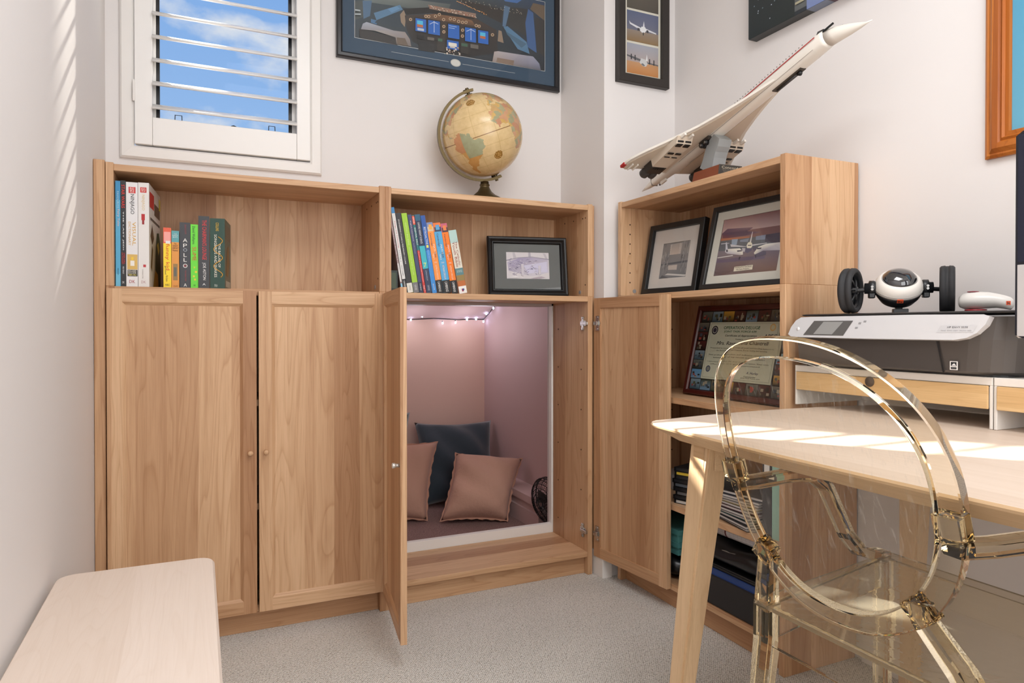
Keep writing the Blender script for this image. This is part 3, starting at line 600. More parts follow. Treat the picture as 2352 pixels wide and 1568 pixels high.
sbook('royal blue history schoolbook', .9728, .0160, .269, (40, 98, 178), bands=[(0, .55, (56, 138, 210)), (.86, 1, (34, 82, 160))], texts=[('RETROACTIVE', .63, .85, .5, .46, wh), ('1', .585, .62, .5, .5, (240, 224, 90), 'flat'), ('SECOND EDITION', .4, .56, .5, .22, (190, 216, 240)), ('jacaranda', .04, .12, .5, .34, wh)])
def maths(lbl, x, t_, body, topc, s2, lean): return sbook(lbl, x, t_, .246, body, lean=lean, d=.2, bands=[(.875, 1, topc[0]), (.875, .94, topc[1], .1, 1), (.90, .97, topc[2], .3, .8), (0, .185, (20, 20, 22))],
     texts=[('Cambridge', .665, .85, .36, .30, (70, 60, 80)), ('MATHS', .555, .69, .66, .26, wh), ('NSW', .50, .58, .66, .28, (70, 50, 70)), (s2, .48, .56, .34, .20, wh), ('STAGE', .425, .445, .5, .4, wh, 'flat'), ('AUSTRALIAN CURRICULUM', .2, .4, .5, .26, (250, 226, 200)), ('CAMBRIDGE', .02, .165, .5, .34, wh)])
maths('first orange maths textbook, next to the royal blue book', .9902, .0225, (242, 146, 62), ((126, 140, 180), (216, 190, 150), (236, 170, 70)), 'YEAR 7', R(9.4))
maths('light blue maths textbook between the two orange ones', 1.0145, .0270, (82, 166, 214), ((232, 120, 52), (50, 62, 90), (92, 160, 206)), 'YEAR 8', R(9.6))
maths('second orange maths textbook, next to the cream bible', 1.0435, .0235, (242, 124, 26), ((200, 96, 120), (70, 46, 56), (230, 130, 70)), 'YEARS 9 & 10', R(9.9))
sbook('cream bible with landscape print, last in the leaning row', 1.0722, .0290, .224, (222, 216, 200), lean=R(10.8), d=.15, bands=[(.80, 1, (178, 206, 200)), (.29, .40, (92, 134, 138)), (.10, .29, (190, 106, 50)), (.2, .29, (150, 124, 70)), (0, .115, (236, 234, 230)), (.03, .075, (150, 40, 60), .38, .62), (.045, .075, (40, 60, 130), .5, .7)],
     texts=[('The Catholic', .44, .82, .70, .24, (150, 52, 48)), ('Youth Bible', .42, .82, .36, .30, (150, 52, 48)), ('SAINT MARY PRESS', .33, .37, .5, .7, (196, 210, 208), 'flat')])
# dark green books lying / standing in the shadow behind
o = book('dark green hardback standing low in the corner shadow', .8222, .12, ZS, .017, .13, .14, (34, 52, 44)); book('small dark book low in the shelf corner', .8222, .032, ZS, .028, .075, .08, (26, 40, 34), bands=[(.2, .9, (60, 74, 52), .2, .8)])

# ================================================================== FRAMED PICTURES
UPZ = Vector((0, 0, 1))
def picture(name, label, mat4, w, h, prof, fmat, mount=None, mcol=(230, 226, 218), glass=True, cat='picture', easel=False):
    e = empty(name, label=label, cat=cat, mat4=mat4); ring_frame('frame', w, h, prof, fmat, e)
    fwid = max(p[0] for p in prof); back = max(p[1] for p in prof)
    box('backing', -w/2+.004, w/2-.004, back-.004, back, .004, h-.004, M((70, 60, 50), .8), e, 0)
    if mount is not None:
        a, b_, c_, d_ = mount                    # opening left,right,bottom,top widths from outer edge
        mb = [(-w/2+fwid-.002, -w/2+a, fwid-.002, h-fwid+.002), (w/2-b_, w/2-fwid+.002, fwid-.002, h-fwid+.002), (-w/2+a, w/2-b_, fwid-.002, c_), (-w/2+a, w/2-b_, h-d_, h-fwid+.002)]
        boxes('mount', [(x0, x1, -.0035+back-.006, -.002+back-.006, z0, z1) for x0, x1, z0, z1 in mb], M(mcol, .8), e)
    if glass:
        box('pane', -w/2+fwid-.002, w/2-fwid+.002, back-.0125, back-.0115, fwid-.002, h-fwid+.002, PICGLASS, e, 0)
    return e, back
def art_in(e, back, x0, x1, z0, z1, polys, name='print'):
    yb = back-.007
    return art(name, polys, e, lambda u, v, i: (x0+(x1-x0)*u, yb-i*.00003, z0+(z1-z0)*v))
def traced(q, items):
    return [([q(*p) for p in pts], c_) for pts, c_ in items]
# --- cockpit photograph on the back wall (traced in crop pixels: 4.523 per photo pixel, origin 770,0)
black_prof = [(0, .0), (0, -.018), (.004, -.024), (.014, -.024), (.020, -.018), (.022, -.014), (.022, 0)]
cw, ch = .914, .432
ck, cb = picture('cockpit_picture', 'large cockpit photograph with dark blue mount in black frame above globe', TM(1.149, YB-.001, 1.921), cw, ch, black_prof, M((34, 33, 36), .28), (.066, .066, .079, .068), (62, 82, 102))
TL, TR_, BR, BL = (193, -431), (2178, 52), (2170, 751), (197, 401)
q = quad_map([TL, TR_, BR, BL])
def R4(x0, y0, x1, y1, sk=.17): return [(x0, y0), (x1, y0+(x1-x0)*sk), (x1, y1+(x1-x0)*sk), (x0, y1)]
lb, db, scr = (92, 128, 160), (40, 48, 56), (44, 104, 190)
items = [([TL, TR_, BR, BL], [(70, 84, 92), (60, 70, 84), (44, 48, 54), (56, 66, 74)]),
 ([(193, -431), (2178, 52), (2175, 300), (1300, 20), (700, -150), (193, -120)], [(84, 92, 92), (60, 78, 104), (52, 56, 60), (56, 60, 62), (96, 100, 96), (110, 112, 108)]),
 ([(300, -10), (560, -30), (1220, 60), (1180, 180), (700, 80), (310, 20)], [(120, 128, 124), (126, 132, 128), (92, 98, 98), (72, 78, 80), (92, 100, 100), (110, 120, 120)]),
 ([(1270, 0), (1760, 120), (1740, 260), (1560, 170)], (58, 54, 52)), ([(200, 20), (290, 10), (300, 180), (205, 210)], (78, 84, 84)),
 ([(290, 10), (390, 10), (370, 170), (300, 200)], (84, 112, 140)), ([(1770, 80), (1830, 100), (1780, 300), (1750, 290)], (92, 118, 146)), ([(1830, 100), (2000, 120), (2030, 420), (1800, 280)], (62, 62, 62)),
 ([(2010, 120), (2060, 160), (2090, 560), (2000, 500), (1980, 260)], (70, 100, 146)), ([(2060, 60), (2178, 90), (2172, 240), (2030, 120)], (112, 96, 80)), ([(2080, 200), (2172, 240), (2170, 600), (2090, 540)], (60, 58, 58)),
 ([(1740, 0), (1960, 20), (1900, 60), (1780, 40)], (74, 112, 170)),
 ([(410, 140), (690, 60), (720, 110), (440, 215)], lb), ([(560, 100), (660, 72), (690, 100), (600, 140)], (104, 146, 184)), ([(380, 200), (450, 220), (440, 260), (380, 240)], (80, 118, 156)),
 ([(440, 220), (720, 120), (760, 200), (700, 300), (420, 240)], (56, 68, 78)),
 ([(1760, 300), (1800, 290), (1990, 450), (2020, 570), (1900, 520)], lb), ([(1780, 340), (1990, 470), (1940, 510), (1800, 380)], (80, 108, 130)),
 ([(690, 160), (730, 115), (755, 180), (740, 290), (700, 240)], (150, 130, 112)), ([(1710, 330), (1740, 340), (1760, 460), (1700, 440)], (150, 130, 112)),
 ([(740, 170), (1000, 160), (1480, 210), (1690, 330), (1700, 560), (1400, 600), (1050, 560), (820, 440), (760, 320)], [(66, 58, 54), (72, 60, 52), (76, 62, 52), (66, 58, 54), (52, 50, 50), (40, 38, 38), (44, 42, 42), (40, 40, 42), (52, 48, 48)]),
 ([(940, 165), (1180, 150), (1440, 230), (1480, 290), (1200, 240), (950, 200)], [(120, 86, 60), (136, 96, 66), (136, 98, 70), (96, 74, 58), (112, 84, 62), (100, 78, 62)]),
 ([(720, 100), (1000, 90), (1480, 190), (1460, 215), (1000, 150), (760, 165)], (38, 36, 36)), ([(985, 62), (1480, 160), (1480, 205), (1000, 105)], (150, 122, 106))]
rr = random.Random(3)
for k in range(46):
    u_ = k/45; x = 995+480*u_+rr.uniform(-4, 4); y = 80+100*u_+rr.uniform(-14, 18); items.append((R4(x, y, x+9, y+7), rr.choice([(226, 206, 184), (206, 150, 110), (90, 64, 54), (236, 226, 210), (196, 96, 60)])))
for (x, y, w_, h_) in ((852, 200, 112, 130), (985, 220, 122, 140), (1192, 262, 116, 140), (1366, 298, 112, 140), (1500, 328, 104, 130), (1180, 425, 120, 88)): items += [(R4(x-8, y-8, x+w_+8, y+h_+8), (30, 28, 30)), (R4(x, y, x+w_, y+h_), scr)]
items += [(R4(868, 222, 930, 262), (86, 190, 226)), (R4(868, 262, 930, 290), (196, 112, 70)), (R4(872, 300, 940, 325), (196, 206, 216)), (R4(1520, 350, 1574, 386), (86, 190, 226)), (R4(1520, 386, 1574, 412), (196, 112, 70)),
 (R4(1044, 232, 1049, 350), (206, 220, 236)), (R4(1424, 312, 1429, 430), (206, 220, 236)), ([(1000, 262), (1044, 240), (1090, 262), (1090, 268), (1044, 247), (1000, 268)], (200, 216, 236)), ([(1380, 338), (1426, 318), (1470, 344), (1470, 350), (1426, 325), (1380, 344)], (200, 216, 236)),
 (R4(1200, 280, 1280, 286), (170, 200, 236)), (R4(1200, 300, 1260, 306), (170, 200, 236)), (R4(1195, 450, 1280, 486), (230, 226, 214)), (R4(1210, 486, 1262, 505), (206, 200, 190))]
for (x, y) in ((800, 215), (1145, 220), (1147, 290), (1147, 345), (1215, 212), (1255, 220), (1300, 240), (1340, 250), (1376, 250), (960, 185), (990, 188), (1060, 185), (1100, 168), (1480, 285), (1510, 292), (1645, 380), (1340, 330), (1338, 390)):
    r_ = 17; items.append(([(x+r_*math.cos(a*math.pi/4), y+r_*math.sin(a*math.pi/4)) for a in range(8)], (196, 168, 138))); items.append(([(x+9*math.cos(a*math.pi/4), y+9*math.sin(a*math.pi/4)) for a in range(8)], (96, 72, 58)))
items += [(R4(870, 370, 940, 412), (24, 24, 26)), (R4(1075, 400, 1160, 540), (58, 54, 50)), (R4(1086, 412, 1130, 440), (70, 104, 84)), (R4(1320, 450, 1400, 560), (58, 54, 50)), (R4(1326, 460, 1390, 490), (66, 98, 80)), (R4(880, 440, 1050, 530), (40, 40, 42)), (R4(1420, 470, 1500, 510), (110, 104, 98)), (R4(975, 395, 1045, 425), (110, 104, 98))]
for k in range(24): x = 1140+rr.uniform(0, 180); y = 500+rr.uniform(0, 70); items.append((R4(x, y, x+rr.uniform(5, 16), y+rr.uniform(5, 22)), rr.choice([(220, 206, 190), (160, 130, 110), (60, 50, 50), (236, 226, 214)])))
# sheepskin seats
items += [([(250, 310), (330, 320), (640, 400), (660, 480), (400, 430), (260, 395)], (46, 44, 44)), ([(290, 255), (330, 238), (620, 330), (740, 345), (790, 420), (805, 495), (650, 470), (640, 400), (420, 330), (270, 312)], [(150, 156, 170), (164, 170, 184), (150, 146, 150), (150, 140, 136), (140, 130, 126), (120, 110, 106), (110, 102, 96), (140, 132, 128), (160, 154, 150), (140, 140, 146)]),
 ([(650, 400), (740, 410), (775, 490), (660, 472)], (104, 90, 78)), ([(1660, 550), (1700, 545), (2050, 600), (2110, 670), (2125, 740), (1640, 650)], [(170, 160, 156), (176, 168, 170), (150, 150, 166), (130, 134, 156), (90, 92, 106), (150, 138, 130)]), ([(1690, 610), (1860, 640), (1850, 690), (1680, 655)], (130, 112, 98))]
for k in range(34): u_ = k/33; x = 1275+300*u_+rr.uniform(-6, 6); y = 30+140*u_+rr.uniform(-5, 5); items.append((R4(x, y, x+7, y+7), (244, 190, 120) if k % 2 else (226, 140, 70)))
for k in range(40): x = 1300+rr.uniform(0, 660); y = 10+(x-1300)*.22+rr.uniform(-16, 30); items.append((R4(x, y, x+5, y+5), rr.choice([(236, 230, 214), (206, 186, 160)])))
items += [([(205, 105), (260, 115), (262, 130), (205, 122)], (170, 180, 184)), ([(205, 150), (268, 152), (268, 168), (205, 165)], (170, 180, 184))]
art_in(ck, cb, -cw/2+.064, cw/2-.064, .077, ch-.066, traced(q, items))
yb_ = cb-.0105
def line3(p0, p1, wd): return [(p0[0], p0[1]-wd), (p1[0], p1[1]-wd), (p1[0], p1[1]+wd), (p0[0], p0[1]+wd)]
wl = .0012
art('mount_lines', [rect(-cw/2+.0655, .0785-.0, cw/2-.0655, .0785+wl, (236, 236, 232)), rect(-cw/2+.0655, ch-.0675-wl, cw/2-.0655, ch-.0675, (236, 236, 232)), rect(-cw/2+.0655, .0785, -cw/2+.0655+wl, ch-.0675, (236, 236, 232)), rect(cw/2-.0655-wl, .0785, cw/2-.0655, ch-.0675, (236, 236, 232)),
    (line3((-.255, .050), (-.028, .050), .0006), (196, 200, 200)), (line3((.028, .050), (.255, .050), .0006), (196, 200, 200)),
    ([(.021*math.cos(a*math.pi/12), .050+.0145*math.sin(a*math.pi/12)) for a in range(24)], (196, 194, 186)), ([(.017*math.cos(a*math.pi/12), .050+.011*math.sin(a*math.pi/12)) for a in range(24)], (214, 212, 206))], ck, lambda a, b_, i: (a, yb_-i*.00004, b_))
# --- tall triple frame on the pier
pw, ph = .236, .62
tp, tb = picture('triptych_picture', 'tall black frame with stacked aircraft photos on the corner pier', TM(1.788, CY-.001, 1.871), pw, ph, [(0, 0), (0, -.022), (.003, -.025), (.030, -.025), (.032, -.022), (.032, 0)], M((46, 41, 38), .5), (.032, .032, .032, .032), (222, 218, 204))
art('mount_board', [rect(-pw/2+.03, .03, pw/2-.03, ph-.03, (224, 219, 204))], tp, lambda a, b_, i: (a, tb-.0066, b_))
px0, px1 = -.070, .076
def plane_art(sky, ground, hz, body, extra): return [([(0, 0), (1, 0), (1, hz), (0, hz)], ground), ([(0, hz), (1, hz), (1, 1), (0, 1)], sky)]+extra
jet = [([(.07, .66), (.09, .55), (.40, .43), (.62, .43), (.93, .38), (.93, .42), (.6, .5), (.42, .5), (.11, .6)], (226, 226, 230)), ([(.41, .40), (.48, .34), (.56, .36), (.62, .44), (.58, .54), (.46, .54)], (236, 236, 238)), ([(.50, .52), (.535, .74), (.56, .52)], (236, 236, 240)), (R4(.33, .38, .40, .47, 0), (60, 60, 66)), (R4(.62, .37, .68, .46, 0), (60, 60, 66)), (R4(.5, .26, .53, .36, 0), (50, 50, 50))]
prop = [([(.0, .60), (.3, .55), (.66, .46), (1, .43), (1, .39), (.66, .41), (.3, .47), (0, .55)], (96, 96, 100)), ([(.40, .40), (.50, .30), (.60, .30), (.66, .40), (.60, .53), (.45, .56)], (206, 206, 206)), ([(.60, .50), (.63, .72), (.66, .50)], (236, 236, 236)), ([(.44, .36), (.52, .30), (.58, .33), (.5, .4)], (120, 120, 120))]+[(R4(x, .44-.1*(x-.3), x+.035, .62-.1*(x-.3), 0), (50, 50, 52)) for x in (.12, .24, .70, .84)]
diag = [([(.40, 1), (.62, .92), (.80, .55), (.84, .56), (.80, .98), (.98, .62), (.92, .98), (1, 1)], (226, 222, 218)), ([(.3, 1), (.6, 1), (.7, .9)], (206, 202, 200))]
Z1, Z2, Z3, Z4 = .041, .157, .277, .395
for (z0, z1, pol) in ((Z1, .155, plane_art([(176, 160, 156), (182, 166, 160), (170, 172, 182), (160, 164, 178)], [(196, 128, 66), (202, 134, 72), (200, 150, 104), (196, 150, 110)], .40, None, prop)), (.163, .279, plane_art([(110, 112, 130), (110, 112, 130), (96, 104, 134), (90, 100, 130)], [(140, 110, 72), (146, 118, 80), (150, 134, 120), (150, 136, 124)], .38, None, jet)), (.287, .403, plane_art([(98, 90, 80), (92, 84, 76), (104, 96, 88), (110, 100, 92)], [(84, 78, 68), (80, 74, 66), (92, 84, 76), (96, 88, 78)], .5, None, diag)), (.411, .527, plane_art([(120, 140, 170), (120, 140, 170), (150, 166, 190), (150, 166, 190)], (120, 110, 90), .4, None, jet))):
    art_in(tp, tb, px0, px1, z0, z1, pol)
# --- canvas print on the right wall
cvm = empty('canvas_print', label='frameless canvas with night city buildings high on the right wall', cat='picture', mat4=TM(XRW-.001, -.99, 1.905, -R(90)))
cwid, chh = 1.02, .60
box('canvas', -cwid/2, cwid/2, -.036, 0, 0, chh, M((46, 48, 52), .7), cvm, .002)
cvp = [rect(0, 0, 1, 1, (44, 50, 56)), ([(0, 0), (.19, 0), (.20, .12), (.16, .34), (.06, .42), (0, .36)], [(38, 46, 48), (36, 44, 44), (44, 52, 52), (56, 62, 62), (52, 58, 60), (46, 52, 54)]), rect(0, .26, .035, .6, (150, 150, 160)), rect(.19, .02, .235, .7, (96, 100, 100)), rect(.235, 0, .30, .62, (120, 136, 180)), rect(.30, 0, .47, .9, (92, 62, 78)), rect(.47, 0, .52, .7, (120, 130, 170)), rect(.52, 0, .70, 1, (58, 58, 74)), rect(.70, 0, .82, .8, (110, 86, 90)), rect(.82, 0, 1, .6, (50, 56, 74))]
for k in range(5):
    for j in range(9):
        x = .315+k*.03; z = .03+j*.09; cvp.append(rect(x, z, x+.013, z+.004, (206, 200, 206))); cvp.append(rect(x, z, x+.002, z+.05, (206, 200, 206)))
for k in range(26): x = rr.uniform(.02, .18); z = rr.uniform(.02, .3); cvp.append(rect(x, z, x+.004, z+.006, rr.choice([(120, 140, 150), (70, 84, 80), (170, 180, 190)])))
for k in range(18): z = .05+.03*k; cvp.append(rect(.195, z, .23, z+.012, (170, 166, 140)))
art('print', cvp, cvm, lambda u, v, i: (-cwid/2+cwid*u, -.0363-i*.00003, chh*v))
art('bottom_wrap', [([(-cwid/2, 0), (-cwid/2+.24, 0), (-cwid/2+.24, 1), (-cwid/2, 1)], (52, 54, 54)), ([(-cwid/2+.24, 0), (-cwid/2+.31, 0), (-cwid/2+.31, 1), (-cwid/2+.24, 1)], (120, 130, 150)), ([(-cwid/2+.31, 0), (-cwid/2+.5, 0), (-cwid/2+.5, 1), (-cwid/2+.31, 1)], (88, 62, 76)), ([(-cwid/2+.5, 0), (cwid/2, 0), (cwid/2, 1), (-cwid/2+.5, 1)], (60, 64, 74))], cvm, lambda a, b_, i: (a, -.0355*(1-b_)-.0003, -.0004))
# --- stained pine frame on the right wall, blue picture
pn, pb = picture('pine_framed_picture', 'picture of plain blue in a wide stained pine frame on right wall', TM(XRW-.001, -1.221-.36, 1.342, -R(90)), .72, .52, [(0, 0), (0, -.010), (.006, -.014), (.010, -.013), (.020, -.020), (.032, -.018), (.036, -.014), (.041, -.018), (.045, -.012), (.054, -.014), (.056, -.008), (.056, 0)], PINE, None, glass=False)
art('print', [([(0, 0), (1, 0), (1, 1), (0, 1)], [(100, 166, 192), (100, 166, 192), (74, 150, 186), (74, 150, 186)])], pn, lambda u, v, i: (-.306+.612*u, -.0052, .054+.412*v))
# --- black frame with cockpit sketch on the middle shelf
def lean_m(x, y, z, rz, tilt): return TM(x, y, z, rz) @ Matrix.Rotation(-tilt, 4, 'X')
sk, skb = picture('sketch_frame', 'small black frame with grey mount and violet sketch on the middle shelf', lean_m(1.392, .135, ZS+.001, -R(13), R(9)), .315, .232, [(0, 0), (0, -.020), (.004, -.024), (.010, -.022), (.014, -.024), (.020, -.019), (.022, -.019), (.026, -.013), (.027, -.012), (.027, 0)], M((20, 20, 21), .3), (.075, .070, .068, .058), (104, 106, 104))
V1, V2, V3 = (206, 198, 206), (158, 146, 178), (128, 116, 152)
skp = [rect(0, 0, 1, 1, (214, 206, 208)), ([(.02, .62), (.3, .78), (.6, .80), (.98, .74), (.98, .25), (.6, .1), (.3, .2), (.05, .3)], [(190, 180, 200), V2, V2, (190, 180, 196), (200, 194, 210), V1, V2, (170, 160, 180)]), ([(.15, .98), (.2, .98), (.24, .78), (.17, .74)], (190, 182, 188)), ([(.52, 1), (.57, 1), (.58, .8), (.52, .8)], (176, 168, 178)), ([(.86, .98), (.92, .96), (.97, .76), (.92, .76)], (190, 182, 188)), ([(0, .70), (.28, .80), (.6, .84), (1, .76), (1, .73), (.6, .81), (.28, .77), (0, .66)], (150, 142, 158)), ([(.4, .5), (.95, .66), (.95, .28), (.5, .2)], (206, 200, 222))]
for k in range(90): x = rr.uniform(.04, .7); z = rr.uniform(.15, .7); c_ = rr.choice([V2, V3, (100, 90, 120), (226, 220, 226)]); a = rr.uniform(-.06, .06); skp.append(([(x, z), (x+rr.uniform(.02, .07), z+a), (x+.05, z+a+.012), (x, z+.012)], c_))
skp += [rect(.34, .12, .40, .55, (206, 198, 206)), rect(.74, .16, .80, .5, (206, 198, 206)), ([(.05, .02), (.2, .12), (.3, .04)], (226, 220, 220)), ([(.55, .02), (.8, .1), (.9, .06), (.7, 0)], (176, 160, 170))]
art_in(sk, skb, -.0825, .0875, .068, .174, skp)
# --- two frames in the top shelf of the right bookcase
g1, g1b = picture('greyscale_frame', 'smaller black frame with wide white mount and grey aircraft cabin photo', lean_m(1.772, -.252, ZS+.001, -R(84), R(11)), .272, .262, [(0, 0), (0, -.022), (.002, -.024), (.019, -.024), (.020, -.022), (.020, 0)], M((26, 27, 28), .4), (.070, .068, .058, .072), (206, 200, 194))
gp = [([(0, 0), (1, 0), (1, 1), (0, 1)], [(128, 130, 134), (120, 122, 126), (150, 146, 144), (140, 138, 138)]), ([(.28, .66), (.68, .66), (.72, .96), (.26, .96)], [(206, 190, 178), (206, 190, 178), (170, 164, 160), (170, 164, 160)]), ([(.3, .24), (.62, .22), (.62, .36), (.28, .36)], (198, 188, 180)), ([(0, .38), (1, .4), (1, .46), (0, .42)], (98, 100, 108)), ([(.2, .1), (.95, .02), (1, .06), (.3, .14)], (206, 202, 198)), ([(0, 0), (.4, 0), (.1, .1)], (96, 98, 104))]
for k in range(44): x = rr.choice([rr.uniform(0, .26), rr.uniform(.72, .98)]); z = rr.uniform(.1, .95); gp.append(([(x, z), (x+.012, z), (x+.02, z+rr.uniform(.06, .2)), (x+.008, z+.12)], rr.choice([(196, 194, 192), (84, 86, 92), (170, 168, 168)])))
for k in range(12): gp.append(rect(.28+.02*(k % 2), .66+k*.025, .34, .672+k*.025, (226, 220, 214))); gp.append(rect(.62, .66+k*.025, .70, .672+k*.025, (220, 214, 208)))
art_in(g1, g1b, -.066, .068, .058, .190, gp)
g2w, g2h = .345, .282
g2, g2b = picture('jets_frame', 'larger black frame with white mount and painting of three white jets', lean_m(1.752, -.625, ZS+.001, -R(87), R(14)), g2w, g2h, [(0, 0), (0, -.018), (.002, -.020), (.016, -.020), (.018, -.017), (.018, 0)], M((30, 30, 30), .4), (.047, .047, .046, .046), (206, 203, 192))
q = quad_map([(330, 355), (1420, 80), (1330, 1140), (125, 1290)])
P1, P2_, P3 = (150, 112, 118), (96, 70, 92), (120, 96, 104)
it = [([(330, 355), (1420, 80), (1330, 1140), (125, 1290)], [(150, 110, 112), (120, 80, 84), (110, 84, 72), (96, 74, 72)]), ([(330, 355), (1420, 80), (1400, 330), (290, 560)], [(160, 122, 124), (120, 78, 80), (180, 156, 156), (196, 166, 160)]), ([(380, 480), (820, 420), (800, 440), (720, 490), (980, 480), (700, 560), (300, 640), (290, 560)], [(110, 80, 100), (130, 100, 112), (110, 84, 100), (84, 58, 84), (130, 104, 116), (84, 60, 84), (120, 60, 60), (90, 62, 84)]), ([(270, 640), (760, 570), (760, 590), (262, 690)], (176, 110, 80)),
      ([(262, 680), (1380, 480), (1370, 740), (220, 860)], (96, 100, 108)), ([(455, 640), (560, 625), (540, 720), (450, 735)], (150, 166, 184)), ([(600, 640), (760, 600), (740, 660), (600, 670)], (130, 140, 156)), ([(880, 560), (1060, 520), (1050, 600), (880, 620)], (130, 140, 160)), ([(1060, 520), (1380, 450), (1370, 640), (1050, 640)], (74, 66, 80)),
      ([(215, 850), (1370, 700), (1330, 1140), (125, 1290)], [(126, 116, 124), (110, 98, 116), (120, 86, 70), (98, 78, 78)]), ([(190, 1000), (640, 920), (1080, 880), (1060, 930), (500, 1010), (180, 1050)], (104, 90, 110)),
      ([(430, 720), (440, 760), (720, 745), (1090, 660), (1090, 650), (820, 700), (720, 740)], (206, 204, 206)), ([(335, 830), (390, 800), (600, 775), (655, 830), (655, 880), (600, 890), (380, 880), (340, 860)], [(206, 204, 206), (226, 222, 214), (236, 232, 220), (240, 236, 222), (232, 226, 210), (190, 180, 180), (190, 184, 190), (190, 186, 196)]), ([(345, 830), (350, 700), (370, 690), (385, 810)], (206, 206, 214)), ([(270, 720), (350, 705), (410, 700), (410, 708), (270, 732)], (206, 204, 210)), ([(200, 955), (470, 900), (480, 912), (205, 966)], (220, 216, 210)), ([(550, 815), (630, 805), (640, 825), (555, 838)], (70, 66, 80)), ([(355, 815), (385, 812), (385, 850), (360, 855)], (70, 66, 80)),
      ([(720, 720), (745, 670), (790, 655), (820, 680), (820, 740), (780, 775), (730, 765)], (232, 226, 206)), ([(775, 660), (815, 490), (822, 490), (800, 660)], (226, 222, 220)), ([(740, 712), (810, 706), (800, 722), (745, 726)], (70, 66, 80)), ([(640, 770), (820, 760), (820, 800), (740, 850), (650, 820)], (96, 92, 116)), ([(640, 768), (700, 770), (690, 830), (650, 830)], (190, 186, 190)), ([(830, 740), (900, 725), (900, 790), (850, 800)], (90, 86, 104)),
      ([(860, 840), (940, 730), (1080, 670), (1380, 620), (1370, 760), (1030, 790), (880, 870)], [(226, 220, 200), (236, 232, 216), (230, 226, 220), (220, 216, 214), (190, 186, 196), (150, 144, 160), (206, 200, 190)]), ([(920, 750), (1000, 740), (990, 765), (915, 775)], (66, 62, 76)), ([(870, 870), (1030, 795), (1090, 800), (1090, 860), (890, 920)], (88, 80, 100)), ([(590, 920), (620, 920), (600, 975), (580, 970)], (56, 52, 66)), ([(885, 880), (910, 875), (905, 925), (890, 925)], (56, 52, 66)),
      ([(500, 1100), (860, 1045), (850, 1140), (485, 1195)], (60, 48, 46)), ([(505, 1102), (856, 1049), (846, 1137), (490, 1190)], (222, 212, 190))]
art_in(g2, g2b, -g2w/2+.047, g2w/2-.047, .046, g2h-.046, traced(q, it))
def on_art(e, back, x0, x1, z0, z1, q_, s, pL, pR, hh, col, sh=0.0):
    a = q_(*pL); b_ = q_(*pR); A = Vector((x0+(x1-x0)*a[0], back-.0093, z0+(z1-z0)*a[1])); B = Vector((x0+(x1-x0)*b_[0], back-.0093, z0+(z1-z0)*b_[1]))
    d = B-A; text(s, e, (A+B)/2, d, Vector((-d.z, 0, d.x)), M(col, .6), w=d.length, h=hh, shear=sh)
A2 = (g2, g2b, -g2w/2+.047, g2w/2-.047, .046, g2h-.046, q)
on_art(*A2, 'Presented to PLTLT Ryan Bennett', (516, 1120), (838, 1080), .006, (60, 40, 36)); on_art(*A2, 'With Thanks, 34 Squadron', (545, 1158), (790, 1126), .006, (60, 40, 36))
# --- certificate in dark red frame
ctw, cth = .462, .312
ct, ctb = picture('certificate_frame', 'certificate ringed by small photos in a dark red wooden frame', lean_m(1.790, -.545, .7102, -R(90), R(13)), ctw, cth, [(0, 0), (0, -.016), (.004, -.019), (.014, -.017), (.018, -.012), (.018, 0)], M((72, 26, 20), .3), None)
cd = []
phc = [[(40, 44, 40), (110, 112, 104)], [(60, 84, 96), (130, 150, 160)], [(30, 22, 14), (196, 150, 60)], [(34, 20, 18), (80, 40, 36)], [(112, 140, 164), (70, 76, 56)], [(30, 18, 18), (84, 34, 32)], [(50, 50, 48), (110, 104, 92)], [(46, 60, 50), (130, 120, 100)]]
cd.append(rect(0, 0, 1, 1, (24, 24, 26)))
n9 = 8
def cell(x0, z0, x1, z1, k, fc=None):
    a, b_ = phc[k % 8]; b_ = fc or b_; w_, h_ = x1-x0, z1-z0; cd.append(([(x0, z0), (x1, z0), (x1, z1), (x0, z1)], [a, a, b_, b_]))
    for j in range(7):
        x = x0+w_*rr.uniform(.05, .7); z = z0+h_*rr.uniform(.05, .6); cd.append(rect(x, z, x+w_*rr.uniform(.1, .28), z+h_*rr.uniform(.1, .35), rr.choice([(36, 38, 30), (86, 84, 60), (150, 140, 120), (60, 70, 80), (150, 60, 50), (24, 24, 22)])))
for k in range(n9):
    x0 = k/n9; cell(x0+.004, .862, x0+1/n9-.004, .995, k); cell(x0+.004, .005, x0+1/n9-.004, .135, (k*3+1))
for k in range(6): z0 = .142+k*.119; cell(.004, z0, .121, z0+.113, [4, 0, 1, 5, 3, 6][k], (96, 150, 190) if k == 0 else None); cell(.879, z0, .996, z0+.113, k+2, (130, 170, 190) if k in (2, 3) else None)
cd += [rect(.132, .142, .868, .855, (176, 178, 156)), rect(.150, .165, .850, .835, (120, 122, 108)), rect(.1525, .168, .8475, .832, (182, 184, 162))]
for (cx, cz, r_, c_) in ((.20, .755, .036, (34, 32, 44)), (.20, .755, .026, (150, 150, 140)), (.20, .755, .019, (44, 40, 56)), (.80, .79, .028, (196, 160, 100)), (.80, .79, .018, (186, 184, 150)), (.20, .27, .026, (60, 70, 90)), (.20, .27, .018, (120, 120, 110)), (.48, .28, .02, (150, 140, 90))):
    cd.append(([(cx+r_*math.cos(a*math.pi/8), cz+r_*1.55*math.sin(a*math.pi/8)) for a in range(16)], c_))
ax0, ax1, az0, az1 = -ctw/2+.019, ctw/2-.019, .019, cth-.019
art_in(ct, ctb, ax0, ax1, az0, az1, cd)
